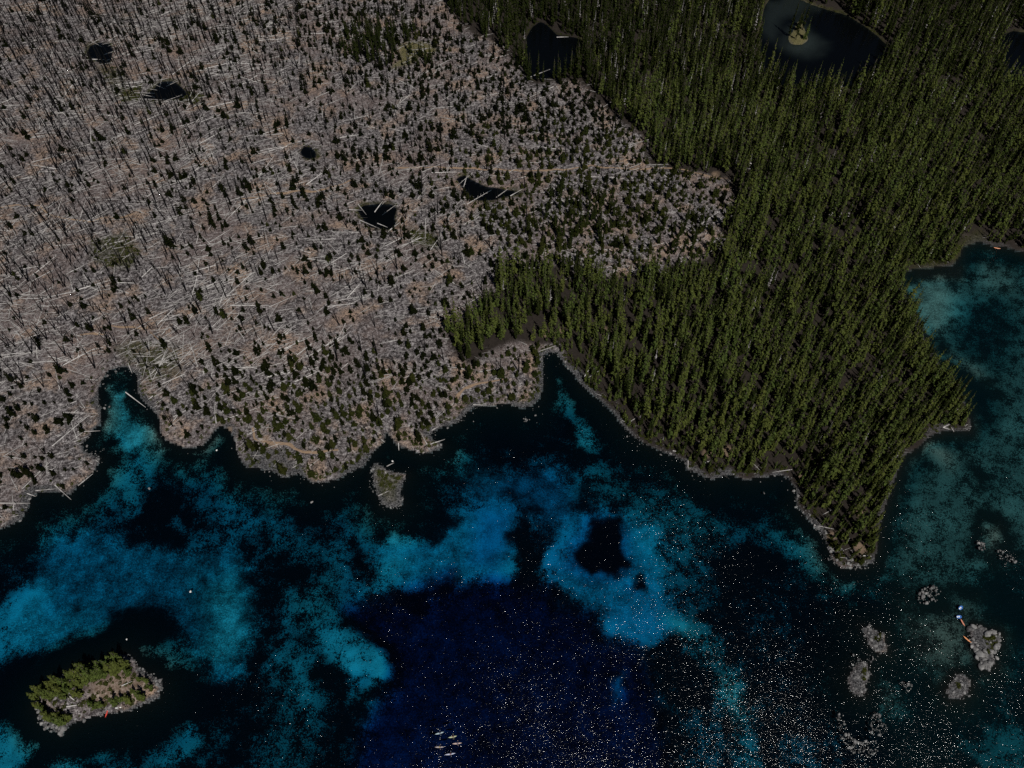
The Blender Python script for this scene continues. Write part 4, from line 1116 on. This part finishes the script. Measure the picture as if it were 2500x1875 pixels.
    for (x, y, r, lb, mm) in ((761,1226,.9,'pair-like pale boulder alone in dark water below the headland','rock'), (958,1126,.8,'single pale boulder in the water above the small islet','rock_white'),
        (1531,1065,.7,'round boulder in the water off the narrow beach','rock'), (1865,1203,.8,'round boulder in dark water left of the peninsula tip','rock'),
        (1283,1023,.7,'boulder in dark water below the middle shore','rock'), (364,1193,.75,'boulder alone in the black water below the left inlet','rock'),
        (309,1561,.55,'pale boulder in the water above the lower left island','rock_white'), (465,1444,.7,'small white boulder in the pale blue shallows','rock_white'),
        (646,1152,.5,'round boulder just off the cove headland','rock'), (529,1099,.6,'flat pale boulder in the small shadowed cove','rock_white'),
        (286,1729,.75,'bright white boulder on the island landing beach','rock_white'), (295,1727,.45,'smaller white boulder right of the island landing','rock_white'),
        (2107,1618,.6,'boulder alone between two reef islets','rock')):
        p = g1(x, y); z0 = max(float(height(p[None])[0]), -.1)
        mm_ = np_mesh('boulder', *rock_tpl(int(x), 2), M[mm])
        tag(link('boulder', mm_, None, (p[0], p[1], z0 + .1 * r), (0, 0, x), (r * 1.1, r * 1.1, r)), lb, 'boulder')
rocks()

# -- shrubs along banks, ponds and reefs
SH = [shrub_tpl(81), shrub_tpl(82), shrub_tpl(83)]
def shrubs():
    pts, s = [], []
    def strip(poly, step, off, sig, lo, hi, p):
        for a, b in zip(poly[:-1], poly[1:]):
            L = np.hypot(*(b - a)); nrm = np.array([-(b - a)[1], (b - a)[0]]) / (L + 1e-6)
            for f in rng.random(int(L / step) + 1):
                if rng.random() < p: pts.append(a + (b - a) * f + nrm * rng.normal(off, sig)); s.append(rng.uniform(lo, hi))
    for i in range(3, len(LAKE_PX) - 12):
        q = LAKE_PX[i]; p = .3 if q[0] < 560 else .75
        strip(LAKE[i:i + 2], 1.1, 3.0, 1.3, .4, 1.1, p)
    for p in PONDS: strip(np.vstack([p, p[:1]]), 1.2, 0, 1.6, .35, .9, .6)
    for w in WETS:
        Q = rng.uniform(w.min(0), w.max(0), (160, 2)); Q = Q[sdf(w, Q) < 0]; pts += list(Q); s += list(rng.uniform(.4, 1.0, len(Q)))
    Q = G([(930,1155),(945,1160),(960,1165),(970,1168),(978,1165),(945,1175),(935,1185),(950,1190),(960,1195),(940,1200),(955,1180),(938,1165),(972,1172),(925,1160),(930,1175),(2142,1560),(2148,1552),(2152,1556),(2112,1640),(2115,1648),(2110,1655),(2118,1630),(2415,1585),(2420,1580),(2425,1572),(2430,1565),(2412,1560),(2400,1555),(2422,1552),(2434,1548),(2150,1765),(2152,1770),(2118,1800),(2342,1672)])
    for p in Q:
        for k in range(3): pts.append(p + rng.normal(0, .8, 2)); s.append(rng.uniform(.5, 1.1))
    g = ISLG['left']; Q = rng.uniform(g.min(0), g.max(0), (260, 2)); dd = sdf(g, Q); Q = Q[(dd < -1.5)]
    pts += list(Q[:170]); s += list(rng.uniform(.4, 1.2, 170)[:len(Q[:170])])
    P = np.array(pts); s = np.array(s); ok = (land_dist(P) > .4) & (pond_dist(P) > .2); P = P[ok]; s = s[ok]; n = len(P)
    V, T = merge(SH, rng.integers(0, 3, n), np.column_stack([P, height(P)]), rotz(rng.uniform(0, 6.28, n)), np.column_stack([s * 1.25, s * 1.25, s]))
    tag(link('bank_shrubs', np_mesh('bank_shrubs', V, T, M['shrub'])), 'low green shrubs along the banks and pond rims', kind='stuff')
shrubs()

# ------------------------------------------------------------------ boats
def hull_mesh(name, L, W, m, up=.28):
    V, T = [], []; ns, nr = 13, 9
    for i in range(ns):
        t = i / (ns - 1) * 2 - 1; w = W / 2 * max(.03, (1 - abs(t) ** 2.2)); k = .05 + .16 * abs(t) ** 3
        for j in range(nr):
            a = math.pi * 2 * j / nr; V.append((t * L / 2, w * math.cos(a), (.12 + k) + (.16 if math.sin(a) > 0 else .2) * math.sin(a) * (1 - .5 * abs(t) ** 2)))
    for i in range(ns - 1):
        for j in range(nr):
            a = i * nr + j; b = i * nr + (j + 1) % nr; T += [(a, b, a + nr), (b, b + nr, a + nr)]
    for j in range(1, nr - 1): T += [(0, j + 1, j), ((ns - 1) * nr, (ns - 1) * nr + j, (ns - 1) * nr + j + 1)]
    me = np_mesh(name, np.array(V), np.array(T), m); me.polygons.foreach_set('use_smooth', np.ones(len(me.polygons), bool)); return me
def ring_mesh(name, rx, ry, r, m, n=20, k=6, z=0):
    V, T = [], []
    for i in range(n):
        a = 2 * math.pi * i / n
        for j in range(k):
            b = 2 * math.pi * j / k; V.append(((rx + r * math.cos(b)) * math.cos(a), (ry + r * math.cos(b)) * math.sin(a), z + r * math.sin(b)))
    for i in range(n):
        for j in range(k):
            a = i * k + j; b = i * k + (j + 1) % k; c = ((i + 1) % n) * k; T += [(a, c + j, b), (b, c + j, c + (j + 1) % k)]
    return np_mesh(name, np.array(V), np.array(T), m)
def disc_mesh(name, rx, ry, z, m, n=18, h=.04):
    V = [(rx * math.cos(2 * math.pi * i / n), ry * math.sin(2 * math.pi * i / n), z + s * h) for s in (0, 1) for i in range(n)]
    me = bpy.data.meshes.new(name); me.from_pydata(V, [], [tuple(range(n))[::-1], tuple(range(n, 2 * n))] + [(i, (i + 1) % n, n + (i + 1) % n, n + i) for i in range(n)]); me.materials.append(m); return me
BLK = flat('black_foam', (.02, .02, .022)); SKIN = flat('skin', (.5, .33, .25), .6); HAIR = flat('hair', (.05, .035, .025), .8); STEEL = flat('paddle_shaft', (.1, .1, .1))
def person_mesh(vest):
    bm_v = [(0,0,.18),(0,0,.42),(0,0,.62),(0,-.01,.72),(0,0,.82),(0,.01,.94),(-.2,0,.62),(.2,0,.62),(-.34,.14,.42),(.34,.14,.42),(-.36,.4,.46),(.36,.4,.46),(-.1,0,.17),(.1,0,.17),(-.15,.45,.36),(.15,.45,.36),(-.1,.85,.16),(.1,.85,.16)]
    ed = [(0,1),(1,2),(2,3),(3,4),(4,5),(2,6),(2,7),(6,8),(7,9),(8,10),(9,11),(0,12),(0,13),(12,14),(13,15),(14,16),(15,17)]
    rd = [.15,.15,.15,.06,.1,.085,.08,.08,.055,.055,.045,.045,.1,.1,.075,.075,.05,.05]
    me = bpy.data.meshes.new('person'); me.from_pydata(bm_v, ed, []); o = bpy.data.objects.new('person_build', me); COL.objects.link(o)
    md = o.modifiers.new('skin', 'SKIN'); o.modifiers.new('sub', 'SUBSURF').levels = 1
    for i, r in enumerate(rd): me.skin_vertices[0].data[i].radius = (r, r)
    me.skin_vertices[0].data[0].use_root = True
    ev = o.evaluated_get(bpy.context.evaluated_depsgraph_get()); out = bpy.data.meshes.new_from_object(ev); bpy.data.objects.remove(o); bpy.data.meshes.remove(me)
    out.name = 'person'; out.materials.clear(); out.materials.append(vest); out.materials.append(SKIN); out.materials.append(BLK)
    for p in out.polygons:
        c = p.center; p.material_index = 1 if (c.z > .74 or (abs(c.x) > .3)) else (2 if c.z < .3 or c.y > .3 else 0); p.use_smooth = True
    return out
def make_kayak(x, y, ang, L, col, label, crew=None):
    p = g1(x, y); z = max(float(height(p[None])[0]) * .6, -.06)
    m = flat('kayak_plastic', col, .35, .5)
    e = bpy.data.objects.new('kayak', None); COL.objects.link(e); e.location = (p[0], p[1], z); e.rotation_euler = (0, 0, ang); tag(e, label, 'kayak')
    link('hull', hull_mesh('hull', L, .78, m), e); link('cockpit_rim', ring_mesh('cockpit_rim', .48, .25, .035, BLK, z=.3), e); link('seat', disc_mesh('seat', .44, .22, .25, BLK), e)
    if crew:
        v, lb = crew
        o = link('person', person_mesh(v), None, (p[0], p[1], z + .12), (0, 0, ang - math.pi / 2)); tag(o, lb + ' seated in ' + label, 'person')
        link('hair', disc_mesh('hair', .1, .1, 1.0, HAIR, 10, .04), o)
        pd = bpy.data.objects.new('paddle', None); COL.objects.link(pd); pd.location = (p[0] + .42 * math.cos(ang), p[1] + .42 * math.sin(ang), z + .6); pd.rotation_euler = (0, .25, ang - math.pi / 2); tag(pd, 'double bladed paddle held above ' + label, 'paddle')
        link('shaft', np_mesh('shaft', *tube([(-1.1, 0, 0), (1.1, 0, 0)], [.02, .02], 5), STEEL), pd)
        for s in (-1, 1): link('blade', np_mesh('blade', *tube([(s * .8, 0, 0), (s * .95, 0, 0), (s * 1.2, 0, 0)], [.025, .09, .06], 6), m), pd)
VST = [flat('vest_blue', (.03, .08, .25)), flat('vest_red', (.3, .03, .03)), flat('vest_yellow', (.5, .4, .05))]
make_kayak(1073, 1790, .25, 4.2, (0.36, 0.46, 0.5), 'pale blue kayak leading the group of five', (VST[0], 'paddler in blue vest'))
make_kayak(1105, 1799, .2, 4.0, (0.42, 0.46, 0.28), 'pale yellow-green kayak second in the group of five', (VST[1], 'paddler in red vest'))
make_kayak(1116, 1815, .1, 4.4, (0.48, 0.36, 0.33), 'pale pink kayak right in the group of five', (VST[0], 'paddler in blue vest'))
make_kayak(1073, 1824, .02, 4.2, (0.38, 0.33, 0.33), 'dusty grey-pink kayak left in the group of five', (VST[2], 'paddler in yellow vest'))
make_kayak(1099, 1841, .15, 5.0, (0.4, 0.43, 0.55), 'long bluish white kayak last in the group of five', (VST[1], 'paddler in red vest'))
make_kayak(261, 1741, 1.5, 4.0, (.60, .07, .05), 'red kayak nosed in at the lower left island')
make_kayak(2361, 1561, -.85, 4.6, (.75, .32, .14), 'orange kayak drawn up left of the rock islet')
make_kayak(2350, 1520, -1.3, 3.8, (.70, .28, .18), 'salmon orange kayak near the blue rafts')
make_kayak(2434, 606, -.25, 4.4, (.75, .30, .15), 'orange and white kayak in the far right cove')
def raft(x, y, ang, label):
    p = g1(x, y); m = flat('raft_blue', (.04, .16, .5), .4); w = flat('raft_white', (.75, .78, .8), .4)
    e = bpy.data.objects.new('raft', None); COL.objects.link(e); e.location = (p[0], p[1], .12); e.rotation_euler = (0, 0, ang); tag(e, label, 'raft')
    link('tube', ring_mesh('tube', 1.15, .62, .24, m), e); link('floor', disc_mesh('floor', 1.0, .5, -.1, m), e); link('seat', disc_mesh('seat', .35, .4, .12, w), e)
    link('bow_pad', disc_mesh('bow_pad', .35, .4, .2, w), e).location.x = -.85
raft(2341, 1506, .1, 'lower blue and white inflatable raft above the kayaks')
raft(2345, 1484, .6, 'upper blue and white inflatable raft above the kayaks')
